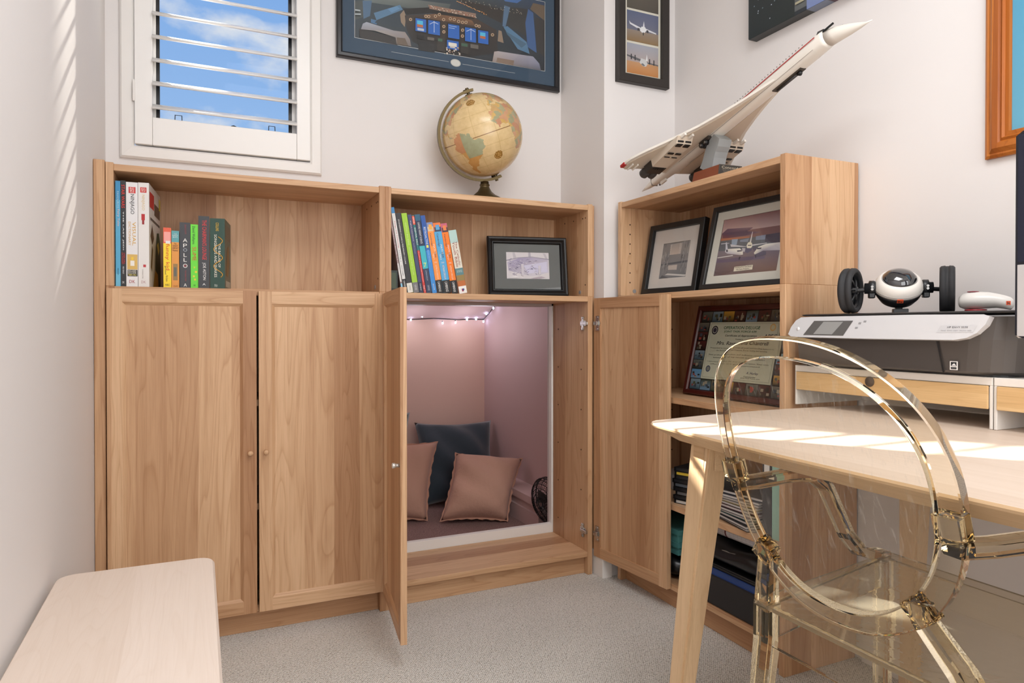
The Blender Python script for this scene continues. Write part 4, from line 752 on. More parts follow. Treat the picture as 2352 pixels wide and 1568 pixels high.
def ctext(s, u0, u1, v, hh, col=(44, 48, 44), sh=0.0): text(s, ct, (ax0+(ax1-ax0)*(u0+u1)/2, ctb-.0152, az0+(az1-az0)*v), (1, 0, 0), (0, 0, 1), M(col, .6), w=(ax1-ax0)*(u1-u0), h=hh, shear=sh)
ctext('OPERATION DELUGE', .30, .68, .785, .0100, (24, 84, 54)); ctext('JOINT TASK FORCE 634', .31, .65, .735, .0082, (24, 84, 54)); ctext('Certificate of Appreciation', .33, .66, .685, .0085, (40, 40, 44), .25); ctext('APEC', .735, .855, .685, .0135, (24, 32, 60))
ctext('Presented to', .45, .53, .645, .004); ctext('Mrs. Raveena Chantrell', .25, .75, .595, .0125, (44, 44, 48), .3)
for k, (u0, u1, v) in enumerate(((.19, .81, .53), (.26, .74, .50), (.18, .82, .445), (.24, .78, .415), (.18, .82, .36), (.22, .74, .33))): ctext(['Presented in recognition of your outstanding support to', 'the Australian Defence Force during the meeting', 'Your professionalism and dedication contributed to the', 'success of the mission and national defence', 'I commend you for your service to the nation. Your own', 'efforts are greatly appreciated'][k], u0, u1, v, .0048, (70, 72, 66))
ctext('A. Hurley', .62, .74, .25, .010, (60, 60, 90), .3); ctext('Commander', .6, .72, .21, .0045); ctext('Joint Task Force 634', .57, .76, .19, .0045)

# ================================================================== NOOK: cushions, fan, string lights
def cushion(label, c4, t_, mat, fringe=None, seed=0, n_=26):
    """c4 = BL, BR, TR, TL corners; puffed pillow with drawn-in edges and creases"""
    BL_, BR_, TR2, TL2 = [Vector(c_) for c_ in c4]; ctr = (BL_+BR_+TR2+TL2)/4; rnd = random.Random(seed)
    nrm = (BR_-BL_).cross(TL2-BL_).normalized()      # towards the viewer
    ws = [(rnd.uniform(3, 9), rnd.uniform(3, 9), rnd.uniform(0, 6), rnd.uniform(.2, .5)) for _ in range(4)]
    e = empty('cushion', ctr-Vector((0, 0, ctr.z)), label, 'cushion', 'cushions in the nook'); o0 = e.location
    def P(u, v, s):
        uu, vv = u*(1-.085*(1-v*v)*abs(u)), v*(1-.085*(1-u*u)*abs(v))
        a, b_ = (uu+1)/2, (vv+1)/2; p = BL_*(1-a)*(1-b_)+BR_*a*(1-b_)+TR2*a*b_+TL2*(1-a)*b_
        th = ((1-abs(u)**2.8)*(1-abs(v)**2.8))**.46
        w_ = sum(c_*math.sin(a_*u+b2*v+ph) for a_, b2, ph, c_ in ws)*.013*th + .007*math.sin(14*u+6*v*v+seed)*(abs(u)**3)*th + .004*math.sin(13*v+5*u*u)*(abs(v)**3)*th
        p = p+nrm*(s*(th*t_/2)+w_); p.z = max(p.z, .004); return p-o0
    v = []; f = []
    for s in (1, -1):
        b0 = len(v)
        for j in range(n_+1):
            for i in range(n_+1): v.append(P(-1+2*i/n_, -1+2*j/n_, s))
        for j in range(n_):
            for i in range(n_): f.append([b0+j*(n_+1)+i, b0+j*(n_+1)+i+1, b0+(j+1)*(n_+1)+i+1, b0+(j+1)*(n_+1)+i])
    me = bpy.data.meshes.new('cover'); me.from_pydata([tuple(p) for p in v], [], f); bm = bmesh.new(); bm.from_mesh(me); bmesh.ops.remove_doubles(bm, verts=bm.verts, dist=.0004); bmesh.ops.recalc_face_normals(bm, faces=bm.faces); bm.to_mesh(me); bm.free()
    link('cover', me, mat, e, True)
    if fringe:
        pts = []
        per = [(-1+2*i/n_, -1) for i in range(n_)]+[(1, -1+2*i/n_) for i in range(n_)]+[(1-2*i/n_, 1) for i in range(n_)]+[(-1, 1-2*i/n_) for i in range(n_)]
        ring0 = [P(u, v_, 0) for u, v_ in per]; c0 = ctr-o0; ring1 = []
        for k, p in enumerate(ring0): d = (p-c0).normalized(); q_ = p+d*(.009+.003*math.sin(k*1.7)); q_.z = max(q_.z, .003); ring1.append(q_)
        m_ = len(per); mesh('fringe', ring0+ring1, [[k, (k+1) % m_, m_+(k+1) % m_, m_+k] for k in range(m_)], fringe, e)
    return e
PINKC = velvet('pink_linen', (200, 158, 138), .95, .15, 60, .35); PINKF = M((186, 140, 118), .95); NAVYC = velvet('slate_velvet', (58, 68, 76), .8, .6, 12, .5)
cushion('slate blue velvet cushion behind the two pink ones', [(1.30, 1.18, .01), (1.70, 1.16, .01), (1.757, 1.36, .41), (1.31, 1.38, .42)], .16, NAVYC, seed=2)
cushion('slate blue velvet cushion mostly hidden at the nook left', [(.86, 1.31, .01), (1.235, 1.29, .01), (1.29, 1.40, .475), (.84, 1.41, .46)], .11, NAVYC, seed=5)
cushion('dusty pink linen cushion leaning at the left', [(.88, 1.05, .012), (1.235, .93, .012), (1.345, 1.10, .352), (.94, 1.22, .36)], .18, PINKC, PINKF, seed=3)
cushion('dusty pink linen cushion tilted in front of the dark one', [(1.285, .86, .02), (1.585, .76, .012), (1.752, .94, .262), (1.425, 1.03, .300)], .23, PINKC, PINKF, seed=8)
fan = tag(empty('desk_fan', (1.715, .50, 0)), 'black desk fan on the nook floor, half hidden by the opening', 'fan')
fan.location = (1.672, .475, 0)
def fl(*p): return Vector(p)
lathe('base', [(0, 0), (.048, 0), (.050, .010), (.046, .030), (.026, .048), (.016, .056), (0, .058)], BLK, fan, seg=24)
lathe('motor', [(0, 0), (.030, .004), (.036, .02), (.032, .045), (0, .055)], BLK, fan, origin=(.03, .01, .16), axis=(1, .2, 0), seg=16)
cyl('neck', (0, 0, .05), (.03, .01, .13), .011, BLK, fan); cyl('knob', (-.02, 0, .085), (.01, 0, .085), .010, BLK, fan, seg=12)
fc, fa = Vector((.0, 0, .165)), Vector((1, .2, .12)).normalized(); fx, fy = frame_of(fa)
bm = bmesh.new()
for r_, h in ((.105, 0), (.105, -.02), (.098, -.032), (.085, -.042), (.068, -.050), (.05, -.055), (.03, -.058), (.015, -.059), (.098, .022), (.07, .035), (.035, .04)):
    add_tube(bm, [fc+fa*h+(fx*math.cos(a*math.pi/16)+fy*math.sin(a*math.pi/16))*r_ for a in range(32)], .0016 if r_ < .1 else .0032, 5, True)
for k in range(44):
    a = 2*math.pi*k/44; d = fx*math.cos(a)+fy*math.sin(a)
    add_tube(bm, [fc+fa*h+d*r_ for r_, h in ((.015, -.059), (.05, -.055), (.085, -.042), (.105, -.01), (.105, .01), (.07, .035), (.03, .04))], .0010, 4)
g = from_bm('guard', bm, BLK, fan); g['kind'] = 'stuff'
for k in range(3):
    a = 2*math.pi*k/3; d = fx*math.cos(a)+fy*math.sin(a); e_ = -fx*math.sin(a)+fy*math.cos(a)
    mesh('blade', [fc+d*.012-e_*.01, fc+d*.09-e_*.03-fa*.012, fc+d*.095+e_*.03+fa*.008, fc+d*.014+e_*.012+fa*.004], [[0, 1, 2, 3]], DKGREY, fan)
# string lights
sl = tag(empty('string_lights', (1.5, 1.45, .98)), 'white fairy lights on a dark cord along the nook ceiling edge', 'string lights')
so = Vector((1.5, 1.45, .98)); LED = M((200, 214, 255), .3, emit=26.0)
cord = [(.40, 1.470, .985), (.7, 1.470, .990), (.95, 1.470, .985), (1.16, 1.470, .988), (1.316, 1.470, .985), (1.45, 1.470, .993), (1.52, 1.470, .990), (1.60, 1.470, .985), (1.68, 1.470, .990), (1.74, 1.465, .988), (1.752, 1.45, .992), (1.754, 1.40, 1.015), (1.755, 1.34, 1.045), (1.755, 1.26, 1.075), (1.755, 1.1, 1.14), (1.755, .8, 1.27), (1.755, .5, 1.40)]
tube('cord', [Vector(p)-so for p in cord], .0026, BLK, sl, 6)
lamps = [(1.316, 1.466, .984), (1.378, 1.455, 1.004), (1.455, 1.452, 1.010), (1.502, 1.464, .966), (1.580, 1.464, .970), (1.650, 1.462, .986), (1.706, 1.460, .990), (1.748, 1.450, .976), (1.745, 1.40, 1.020), (1.742, 1.29, 1.050), (1.24, 1.466, .984), (1.15, 1.466, .99), (1.05, 1.466, .98), (.95, 1.466, .985), (.8, 1.466, .985), (.6, 1.466, .985), (1.745, 1.12, 1.125), (1.745, .92, 1.205)]
for p in lamps:
    p = Vector(p)-so; q_ = min((Vector(c_)-so for c_ in cord), key=lambda c_: (c_-p).length)
    bl = lathe('bulb', [(0, -.0065), (.0035, -.005), (.0045, 0), (.0035, .005), (0, .0065)], LED, sl, origin=p, axis=(0, -.3, 1), seg=8)
    near = p+Vector((0, .006, .012 if p.z < 0.005 else -.008)); cyl('socket', p+(near-p)*.3, near, .0024, BLK, sl, seg=6)
for k, (x, y, z) in enumerate(((1.30, 1.34, .93), (1.60, 1.34, .93), (1.0, 1.34, .93), (.7, 1.34, .93), (1.58, 1.1, .96), (1.5, .85, 1.0))):
    l_ = bpy.data.lights.new('bulb_glow', 'POINT'); l_.energy = .5; l_.color = (.90, .90, 1.0); l_.shadow_soft_size = .06
    o = bpy.data.objects.new('bulb_glow', l_); COL.objects.link(o); o.parent = sl; o.location = Vector((x, y, z))-so

# ================================================================== GLOBE
GC, GR = Vector((1.195, .12, 1.655)), .150
gl = tag(empty('globe', (1.195, .12, 1.4102)), 'antique style tan globe on bronze stand atop the middle bookcase', 'globe')
go = gl.location
vw = (Vector((.236, -2.22, .944))-GC).normalized(); rgt = Vector((0, 0, 1)).cross(vw).normalized(); vup = vw.cross(rgt)
AX = (vup*math.cos(R(19))-rgt*math.sin(R(19))).normalized()        # polar axis
E0 = (vw-AX*vw.dot(AX)).normalized(); E1 = AX.cross(E0)             # central meridian -36 deg
LON0 = -36.0
SA = [(-80, -4), (-77, 8), (-72, 12), (-62, 10), (-52, 5), (-50, 0), (-44, -2), (-35, -6), (-37, -12), (-39, -18), (-41, -22), (-48, -26), (-53, -33), (-58, -38), (-63, -41), (-66, -46), (-68, -51), (-66, -55), (-72, -53), (-75, -48), (-73, -38), (-71, -30), (-70, -19), (-76, -14), (-81, -6)]
NA = [(-168, 66), (-156, 71), (-125, 70), (-95, 73), (-80, 72), (-65, 60), (-56, 52), (-66, 44), (-74, 40), (-76, 35), (-81, 30), (-80, 25), (-83, 29), (-90, 29), (-97, 27), (-97, 20), (-90, 21), (-87, 16), (-83, 10), (-78, 8), (-83, 8), (-95, 16), (-105, 20), (-112, 28), (-118, 34), (-124, 42), (-124, 48), (-135, 58), (-152, 59)]
AF = [(-17, 15), (-16, 24), (-10, 30), (-6, 36), (10, 37), (20, 32), (32, 31), (37, 20), (43, 12), (51, 11), (42, -2), (40, -12), (35, -24), (30, -32), (20, -35), (16, -28), (12, -15), (9, -2), (9, 4), (0, 6), (-8, 4), (-14, 9)]
EU = [(-9, 37), (-9, 43), (-2, 44), (-4, 48), (3, 51), (8, 55), (10, 58), (5, 60), (14, 67), (28, 71), (45, 67), (60, 70), (60, 45), (45, 40), (28, 36), (15, 38), (8, 44), (0, 39), (-5, 36)]
GRL = [(-55, 60), (-45, 60), (-22, 70), (-18, 80), (-60, 81), (-70, 77), (-52, 68)]
def inside(p, poly):
    c_ = False; x, y = p; j = len(poly)-1
    for i in range(len(poly)):
        if (poly[i][1] > y) != (poly[j][1] > y) and x < (poly[j][0]-poly[i][0])*(y-poly[i][1])/(poly[j][1]-poly[i][1])+poly[i][0]: c_ = not c_
        j = i
    return c_
def wob(lon, lat): return (lon+1.3*math.sin(lat*.55)+.8*math.sin(lon*.9+lat*.3), lat+1.1*math.sin(lon*.5)+.7*math.sin(lat*1.1+lon*.2))
PAL = [(200, 164, 112), (172, 166, 130), (194, 142, 110), (208, 170, 104), (164, 162, 128), (204, 156, 120)]
def gcol(lon, lat):
    lon = (lon+180) % 360-180; p = wob(lon, lat)
    for poly, sd in ((SA, 1), (NA, 2), (AF, 3), (EU, 4), (GRL, 5)):
        if inside(p, poly):
            k = int(math.floor((p[0]+5*math.sin(p[1]*.2))/13)+math.floor((p[1]+4*math.sin(p[0]*.25))/11)*2+sd)
            if sd == 1:
                if lat < -24: c_ = (204, 154, 90)
                elif lon < -66: c_ = (200, 146, 106) if lat > -14 else (208, 162, 100)
                else: c_ = (164, 166, 132)
                return c_
            return PAL[k % 6]
    for cx, cy in ((-20, -33), (-38, 52)):
        d = math.hypot((lon-cx)*math.cos(R(cy)), lat-cy)
        if d < 6.2: return (150, 110, 50) if (d > 5.2 or int(d*1.6) % 2 == 0 or abs((math.degrees(math.atan2(lat-cy, lon-cx)) % 45)-22) < 8) else (200, 160, 96)
    if abs(lat) < .4: return (136, 98, 56)
    if abs((lat+7.5) % 15-7.5) < .25 or abs((lon+7.5) % 15-7.5) < .25: return (210, 181, 130)
    return (222, 194, 144)
NU, NV = 300, 181; v = []; f = []; cl = []
for j in range(NV+1):
    la = -math.pi/2+math.pi*j/NV
    for i in range(NU):
        lo = 2*math.pi*i/NU; v.append(GC-go+(E0*math.cos(la)*math.cos(lo)+E1*math.cos(la)*math.sin(lo)+AX*math.sin(la))*GR)
for j in range(NV):
    for i in range(NU):
        f.append([j*NU+i, j*NU+(i+1) % NU, (j+1)*NU+(i+1) % NU, (j+1)*NU+i]); cl.append(lin(gcol(LON0+360*(i+.5)/NU, -90+180*(j+.5)/NV)))
me = bpy.data.meshes.new('sphere'); me.from_pydata([tuple(p) for p in v], [], f); o = link('sphere', me, GLOBE, gl, True); setcol(o, cl)
MD = (-rgt*math.cos(R(12))+vw*math.sin(R(12))); MD = (MD-AX*MD.dot(AX)).normalized(); MN = AX.cross(MD)
sect = [(-.55, -.9), (.55, -.9), (.55, .9), (-.55, .9)]
bm = bmesh.new(); k_ = 40; rings = []
for i in range(k_+1):
    a = R(97)-R(194)*i/k_; d = MD*math.cos(a)+AX*math.sin(a); c_ = GC-go+d*(GR+.0125)
    rings.append([bm.verts.new(c_+d*s_*.0048+MN*t2*.0115) for s_, t2 in ((-1, -1), (1, -1), (1, 1), (-1, 1))])
for A, B in zip(rings, rings[1:]):
    for j in range(4): bm.faces.new((A[j], A[(j+1) % 4], B[(j+1) % 4], B[j]))
bm.faces.new(rings[0][::-1]); bm.faces.new(rings[-1]); from_bm('meridian_arm', bm, BRASS, gl)
for s_ in (1, -1):
    c_ = GC-go+AX*s_*(GR); cyl('pivot', c_-AX*s_*.004, c_+AX*s_*.024, .006, BRASS, gl, seg=14); lathe('pole_cap', [(.016, 0), (.012, .003), (0, .004)], BRASS, gl, origin=c_-AX*s_*.001, axis=AX*s_, seg=20)
    boxes('clip', [(-.006, .006, -.010, .010, -.002, .012)], M((70, 58, 40), .4, .8), gl).matrix_local = Matrix.Translation(GC-go+AX*s_*(GR+.008)+MD*.004) @ AX.to_track_quat('Z', 'Y').to_matrix().to_4x4()
SB = Vector((0, 0, 0)); ab = R(-74); foot = GC-go+(MD*math.cos(ab)+AX*math.sin(ab))*(GR+.0165)
lathe('stand', [(0, .0), (.066, 0), (.068, .010), (.060, .020), (.042, .029), (.027, .042), (.0185, .057), (.0165, .064), (.019, .065), (.019, .069), (.016, .071), (.015, foot.z-.002), (0, foot.z+.004)], BRASS, gl, origin=(foot.x, foot.y, 0), seg=36)

# ================================================================== MODEL AIRLINER ON STAND
PL = 1.02
pc_ = Vector((1.7330, -.5907, 1.5850)); ph, pp, pro = -1.6138, .2764, .0154
F_ = Vector((math.cos(ph)*math.cos(pp), math.sin(ph)*math.cos(pp), math.sin(pp))); L0 = Vector((-math.sin(ph), math.cos(ph), 0)); U0 = F_.cross(L0)
Lf = L0*math.cos(pro)+U0*math.sin(pro); Uf = U0*math.cos(pro)-L0*math.sin(pro)
pm = Matrix(((F_.x, Lf.x, Uf.x, pc_.x), (F_.y, Lf.y, Uf.y, pc_.y), (F_.z, Lf.z, Uf.z, pc_.z), (0, 0, 0, 1)))
ap = empty('model_airliner', label='white brick-built supersonic airliner model, nose up, on the right bookcase', cat='model plane', mat4=pm @ Matrix.Scale(.983, 4))
PW = M((232, 226, 216), .32); PT = M((212, 198, 180), .4)
def loft(name, secs, mat, parent, k=20, smooth=True, sq=2.0):
    """secs: (x, half width, z top, z bottom, z centre)"""
    v = []; f = []
    for x, hw, zt, zb in secs:
        zc_, hh = (zt+zb)/2, (zt-zb)/2
        for i in range(k):
            a = 2*math.pi*i/k; c_, s_ = math.cos(a), math.sin(a)
            v.append((x, hw*math.copysign(abs(c_)**(2/sq), c_), zc_+hh*math.copysign(abs(s_)**(2/sq), s_)))
    for a in range(len(secs)-1):
        for j in range(k): f.append([a*k+j, a*k+(j+1) % k, (a+1)*k+(j+1) % k, (a+1)*k+j])
    f.append(list(range(k))[::-1]); f.append([(len(secs)-1)*k+j for j in range(k)])
    o = mesh(name, v, f, mat, parent, smooth)
    for p_ in o.data.polygons:
        if len(p_.vertices) > 4: p_.use_smooth = False
    return o
loft('fuselage', [(-.515, .001, .008, .006), (-.47, .008, .014, -.004), (-.40, .017, .020, -.014), (-.30, .023, .024, -.022), (-.1, .0245, .026, -.024), (.15, .0245, .026, -.024), (.33, .0245, .026, -.025), (.385, .023, .027, -.025), (.396, .021, .024, -.024)], PW, ap, sq=2.5)
loft('nose', [(.397, .0212, .022, -.026), (.42, .0185, .014, -.030), (.455, .0125, -.004, -.037), (.488, .006, -.025, -.042), (.505, .002, -.037, -.043), (.520, .0012, -.0425, -.0450)], PW, ap)
mesh('windscreen', [(.380, -.014, .0275), (.380, .014, .0275), (.402, .019, .0185), (.402, -.019, .0185), (.380, -.0215, .016), (.380, .0215, .016)], [[0, 1, 2, 3], [0, 3, 4], [1, 5, 2]], BLKG, ap)
for s_ in (-1, 1):
    box('visor_strip', .398, .432, s_*.0175-.002, s_*.0175+.002, .011, .015, BLKG, ap, 0)
    mesh('cheatline', [(-.18, s_*.0250, .0105), (.375, s_*.0250, .0105), (.375, s_*.0250, .0135), (-.18, s_*.0250, .0135)], [[0, 1, 2, 3]], M((168, 34, 40), .4), ap)
    w_ = boxes('cabin_windows', [(x_*.012-.16, x_*.012-.157, s_*.0238, s_*.0246, .018, .0205) for x_ in range(42)], M((120, 112, 104), .4), ap); w_['kind'] = 'stuff'
    mesh('belly_seam', [(-.25, s_*.0225, -.0145), (.36, s_*.0225, -.0145), (.36, s_*.0225, -.0135), (-.25, s_*.0225, -.0135)], [[0, 1, 2, 3]], M((120, 108, 96), .6), ap)
half = [(.235, .020), (.17, .034), (.10, .050), (.03, .070), (-.04, .094), (-.10, .122), (-.15, .148), (-.20, .176), (-.24, .195), (-.268, .206), (-.290, .2095), (-.312, .2085), (-.318, .200)]
trail = [(-.322, .13), (-.330, .06), (-.335, .018)]
wz = lambda y: -.012+.0*y
for s_ in (-1, 1):
    out_ = [(x, s_*y) for x, y in half]+[(x, s_*y) for x, y in trail]+[(.1, s_*.016)]
    n_ = len(out_); tz = [wz(y)+.004 for x, y in out_]
    v = [(x, y, -.004) for x, y in out_]+[(x, y, -.0115) for x, y in out_]
    mesh('wing', v, [list(range(n_)), list(range(n_, 2*n_))[::-1]]+[[i, (i+1) % n_, n_+(i+1) % n_, n_+i] for i in range(n_)], PW, ap)
    wt = [p for p in half if p[0] < .2]                                     # tan underside panel, inset from the leading edge
    ins = [(x-.012, s_*(y-.008)) for x, y in wt]+[(-.314, s_*.13), (-.322, s_*.03), (.1, s_*.026)]
    n2 = len(ins); v = [(x, y, -.0116) for x, y in ins]+[(x, y, -.0135) for x, y in ins]
    mesh('underside_panel', v, [list(range(n2)), list(range(n2, 2*n2))[::-1]]+[[i, (i+1) % n2, n2+(i+1) % n2, n2+i] for i in range(n2)], PT, ap)
    box('wing_tip', -.325, -.300, s_*.200, s_*.2125, -.0125, -.003, M((176, 30, 36), .4), ap, .001) if s_ < 0 else None
    for y0 in (.165, .185): box('control_fairing', -.325, -.285, s_*y0-.003, s_*y0+.003, -.020, -.0130, PW, ap, .002)
    # engine nacelle with intakes, louvres and nozzles
    yc = s_*.105
    mesh('engine_nacelle', [(-.095, yc-.030, -.0136), (-.095, yc+.030, -.0136), (-.110, yc+.030, -.033), (-.110, yc-.030, -.033), (-.252, yc-.030, -.0136), (-.252, yc+.030, -.0136), (-.252, yc+.029, -.040), (-.252, yc-.029, -.040)],
         [[0, 1, 2, 3], [7, 6, 5, 4], [0, 4, 5, 1], [3, 2, 6, 7], [0, 3, 7, 4], [1, 5, 6, 2]], PT, ap)
    for q_ in (-.0145, .0145):
        box('intake', -.1085, -.1035, yc+q_-.011, yc+q_+.011, -.0295, -.017, BLK, ap, 0); box('intake_hatch', -.125, -.109, yc+q_-.010, yc+q_+.010, -.0362, -.0335, BLK, ap, 0)
        box('vent', -.168, -.160, yc+q_-.010, yc+q_+.010, -.0395, -.0367, BLK, ap, 0); box('vent', -.188, -.185, yc+q_-.010, yc+q_+.010, -.0398, -.0375, BLK, ap, 0)
        box('gear_flap', -.097, -.075, yc+q_-.004, yc+q_+.004, -.022, -.0136, PW, ap, .001)
        lathe('nozzle', [(.0135, 0), (.0145, .016), (.0165, .02), (.0165, .036), (.0135, .040), (.012, .030), (0, .028)], DKGREY, ap, origin=(-.292, yc+q_, -.027), axis=(-1, 0, 0), seg=20)
    box('exhaust_block', -.298, -.252, yc-.030, yc+.030, -.041, -.0136, M((52, 46, 42), .5), ap, .002)
    boxes('exhaust_louvre', [(-.266, -.253, yc-.02+.009*k, yc-.016+.009*k, -.0425, -.041) for k in range(5)], BLK, ap)['kind'] = 'stuff'
prism('tail_fin', [(-.16, .022), (-.30, .095), (-.365, .098), (-.375, .022)], 1, -.004, .004, PW, ap)
box('tail_bumper', -.395, -.36, -.004, .004, -.026, -.014, PW, ap, .001); box('tail_bumper', -.405, -.395, -.003, .003, -.024, -.018, BLK, ap, .001)
box('tail_seam', -.435, -.432, -.0135, .0135, -.0105, .0175, M((120, 108, 96), .6), ap, .001); boxes('tail_studs', [(-.335-.012*k, -.329-.012*k, -.003, .003, .022-.0006*k, .026-.0006*k) for k in range(8)], PW, ap)['kind'] = 'stuff'
box('gear_bay', .19, .30, -.010, .010, -.0262, -.0225, M((70, 62, 54), .6), ap, 0); tube('nose_gear', [(.20, 0, -.0275), (.285, 0, -.0285)], .0035, DKGREY, ap, 8); lathe('nose_wheel', [(0, -.004), (.007, -.004), (.007, .004), (0, .004)], BLK, ap, origin=(.285, 0, -.030), axis=(0, 1, 0), seg=14)
box('belly_bay', -.125, -.075, -.032, .032, -.0262, -.0136, M((60, 52, 46), .6), ap, .001)
for x_, y_ in ((-.09, -.022), (-.11, -.022), (-.09, -.034), (-.11, -.034), (-.09, .022), (-.11, .022)): lathe('wheel', [(0, -.005), (.0085, -.005), (.0095, 0), (.0085, .005), (0, .005)], BLK, ap, origin=(x_, y_, -.031), axis=(0, 1, 0), seg=14); lathe('wheel_hub', [(0, -.006), (.0045, -.006), (.0045, .006), (0, .006)], STEEL, ap, origin=(x_, y_, -.031), axis=(0, 1, 0), seg=10)
# stand
sp = Vector((1.735, -.520, 1.4105))
st = tag(empty('display_stand', sp), 'brown plinth with curved grey arm carrying the model airliner', 'stand')
SG = M((150, 154, 154), .4)
prism('plinth', [(-.048, 0), (.048, 0), (.040, .034), (-.040, .034)], 1, -.075, .055, M((132, 70, 46), .45), st, .002)
arm = [(.04, .034), (.032, .06), (.012, .085), (-.018, .106), (-.052, .121)]
def armsec(off): return arm
aw = .024
pts_o = [Vector((0, .030-.0, .034)), Vector((0, .012, .058)), Vector((0, -.006, .080)), Vector((0, -.030, .098)), Vector((0, -.058, .108))]
v = []; f = []
for i, (yy, zz, th) in enumerate(((.018, .034, .030), (.006, .056, .028), (-.002, .078, .026), (-.012, .099, .026), (-.024, .112, .024), (-.038, .129, .017))):
    d = Vector((0, -.6 if i > 2 else -.4, .8)).normalized(); n2 = Vector((0, d.z, -d.y))
    for s_ in (-1, 1):
        for t2 in (-1, 1): v.append(Vector((s_*aw, yy, zz))+n2*t2*th)
for i in range(5):
    a, b_ = i*4, (i+1)*4; f += [[a, a+1, b_+1, b_], [a+1, a+3, b_+3, b_+1], [a+3, a+2, b_+2, b_+3], [a+2, a, b_, b_+2]]
f += [[0, 2, 3, 1], [20, 21, 23, 22]]
mesh('arm', v, f, SG, st)
mesh('plaque', [(-.045, -.0766, .006), (.045, -.0766, .006), (.041, -.0766, .031), (-.041, -.0766, .031)], [[0, 1, 2, 3]], M((52, 48, 44), .4), st)
prism('plaque_block', [(-.047, .003), (.047, .003), (.043, .033), (-.043, .033)], 1, -.0762, -.074, M((74, 66, 58), .4), st)
text('Concorde', st, (0, -.0772, .0245), (1, 0, 0), (0, 0, 1), M((196, 184, 160), .5), w=.07, h=.008)
for k in range(4): text('MACH 2.04  LENGTH 61.66 M', st, (0, -.0772, .0175-.0035*k), (1, 0, 0), (0, 0, 1), M((150, 140, 124), .5), w=.066-.004*k, h=.0018)
for o in st.children: pass
st.rotation_euler.z = -R(3)

# ================================================================== RISER, PRINTER, TOYS, MONITOR ON DESK
RW = M((228, 223, 216), .35)
rs = tag(empty('monitor_riser', (1.68, -.894, DZ+.0004)), 'white desk riser with bamboo drawer beneath the printer', 'desk riser')
def rb(nm, x0, x1, y0, y1, z0, z1, mat, par=None, bev=.001): return box(nm, x0, x1, -y1, -y0, z0, z1, mat, par or rs, bev)
rb('top_panel', 0, .255, 0, .496, .088, .1045, RW); rb('side_panel', 0, .255, 0, .006, 0, .088, RW); rb('side_panel', 0, .255, .490, .496, 0, .088, RW)
rb('back_panel', .249, .255, .006, .490, 0, .088, RW)
dr = rb('drawer', .001, .24, .008, .488, .042, .086, M((222, 216, 208), .5)); rb('drawer_front', -.004, .001, .007, .489, .0405, .0875, BAMBOO, dr)
lathe('finger_hole', [(.0, 0), (.012, 0), (.012, .002), (0, .002)], M((84, 70, 60), .7), dr, origin=(-.0045, -.225, .078), axis=(-1, 0, 0), seg=18)
boxes('slot', [(.03+.0, .055, -.345-.018*0, -.340, .0412, .0417), (.03, .055, -.385, -.380, .0412, .0417)], BLK, dr)['kind'] = 'stuff'
rs2 = tag(empty('monitor_riser', (1.68, -1.3925, DZ+.0004)), 'white desk riser with bamboo drawer at the right edge, under the computer', 'desk riser')
rb('top_panel', 0, .255, 0, .46, .088, .1045, RW, rs2); rb('side_panel', 0, .255, 0, .006, 0, .088, RW, rs2); rb('side_panel', 0, .255, .454, .46, 0, .088, RW, rs2); rb('back_panel', .249, .255, .006, .454, 0, .088, RW, rs2)
dr2 = rb('drawer', .001, .24, .008, .452, .042, .086, M((222, 216, 208), .5), rs2); rb('drawer_front', -.004, .001, .007, .453, .0405, .0875, BAMBOO, dr2)
RZ = DZ+.0004+.1045+.0003
# printer: local x = depth (into wall), y = -world y
pt = empty('printer', label='grey and silver inkjet printer standing on the desk riser', cat='printer', mat4=TM(1.655, -.900, RZ, -R(90)))    # local x -> -Y, local y -> +X
PB = M((74, 68, 64), .38); PSIL = M((206, 206, 208), .3); PDK = M((44, 42, 42), .4)
def ploft(nm, rows, mat, par):
    """rows: list of closed loops (same count) bottom to top"""
    k = len(rows[0]); v = [p for r_ in rows for p in r_]; f = []
    for a in range(len(rows)-1):
        for j in range(k): f.append([a*k+j, a*k+(j+1) % k, (a+1)*k+(j+1) % k, (a+1)*k+j])
    f += [list(range(k))[::-1], [(len(rows)-1)*k+j for j in range(k)]]; return mesh(nm, v, f, mat, par)
def loop(x0, x1, y0, y1, z, r_, z2=None): # rounded rectangle loop, front edge y0 corners rounded
    pts = []
    for cx, cy, a0 in ((x1-r_, y0+r_, -90), (x1-.01, y1-.01, 0), (x0+.01, y1-.01, 90), (x0+.012, y0+.012, 180)):
        rr_ = r_ if (cx == x1-r_) else (.012 if cx == x0+.012 else .01)
        for i in range(7): a = R(a0+90*i/6); pts.append((cx+rr_*math.cos(a), cy+rr_*math.sin(a), z))
    return pts
ploft('body', [loop(.018, .520, .022, .262, .004, .075), loop(.010, .530, .006, .275, .010, .08), loop(.006, .536, .004, .285, .075, .08), loop(.010, .536, .010, .286, .122, .07)], PB, pt)
ploft('base_lip', [loop(.024, .510, .028, .258, 0, .05), loop(.024, .510, .028, .258, .004, .05)], BLK, pt)
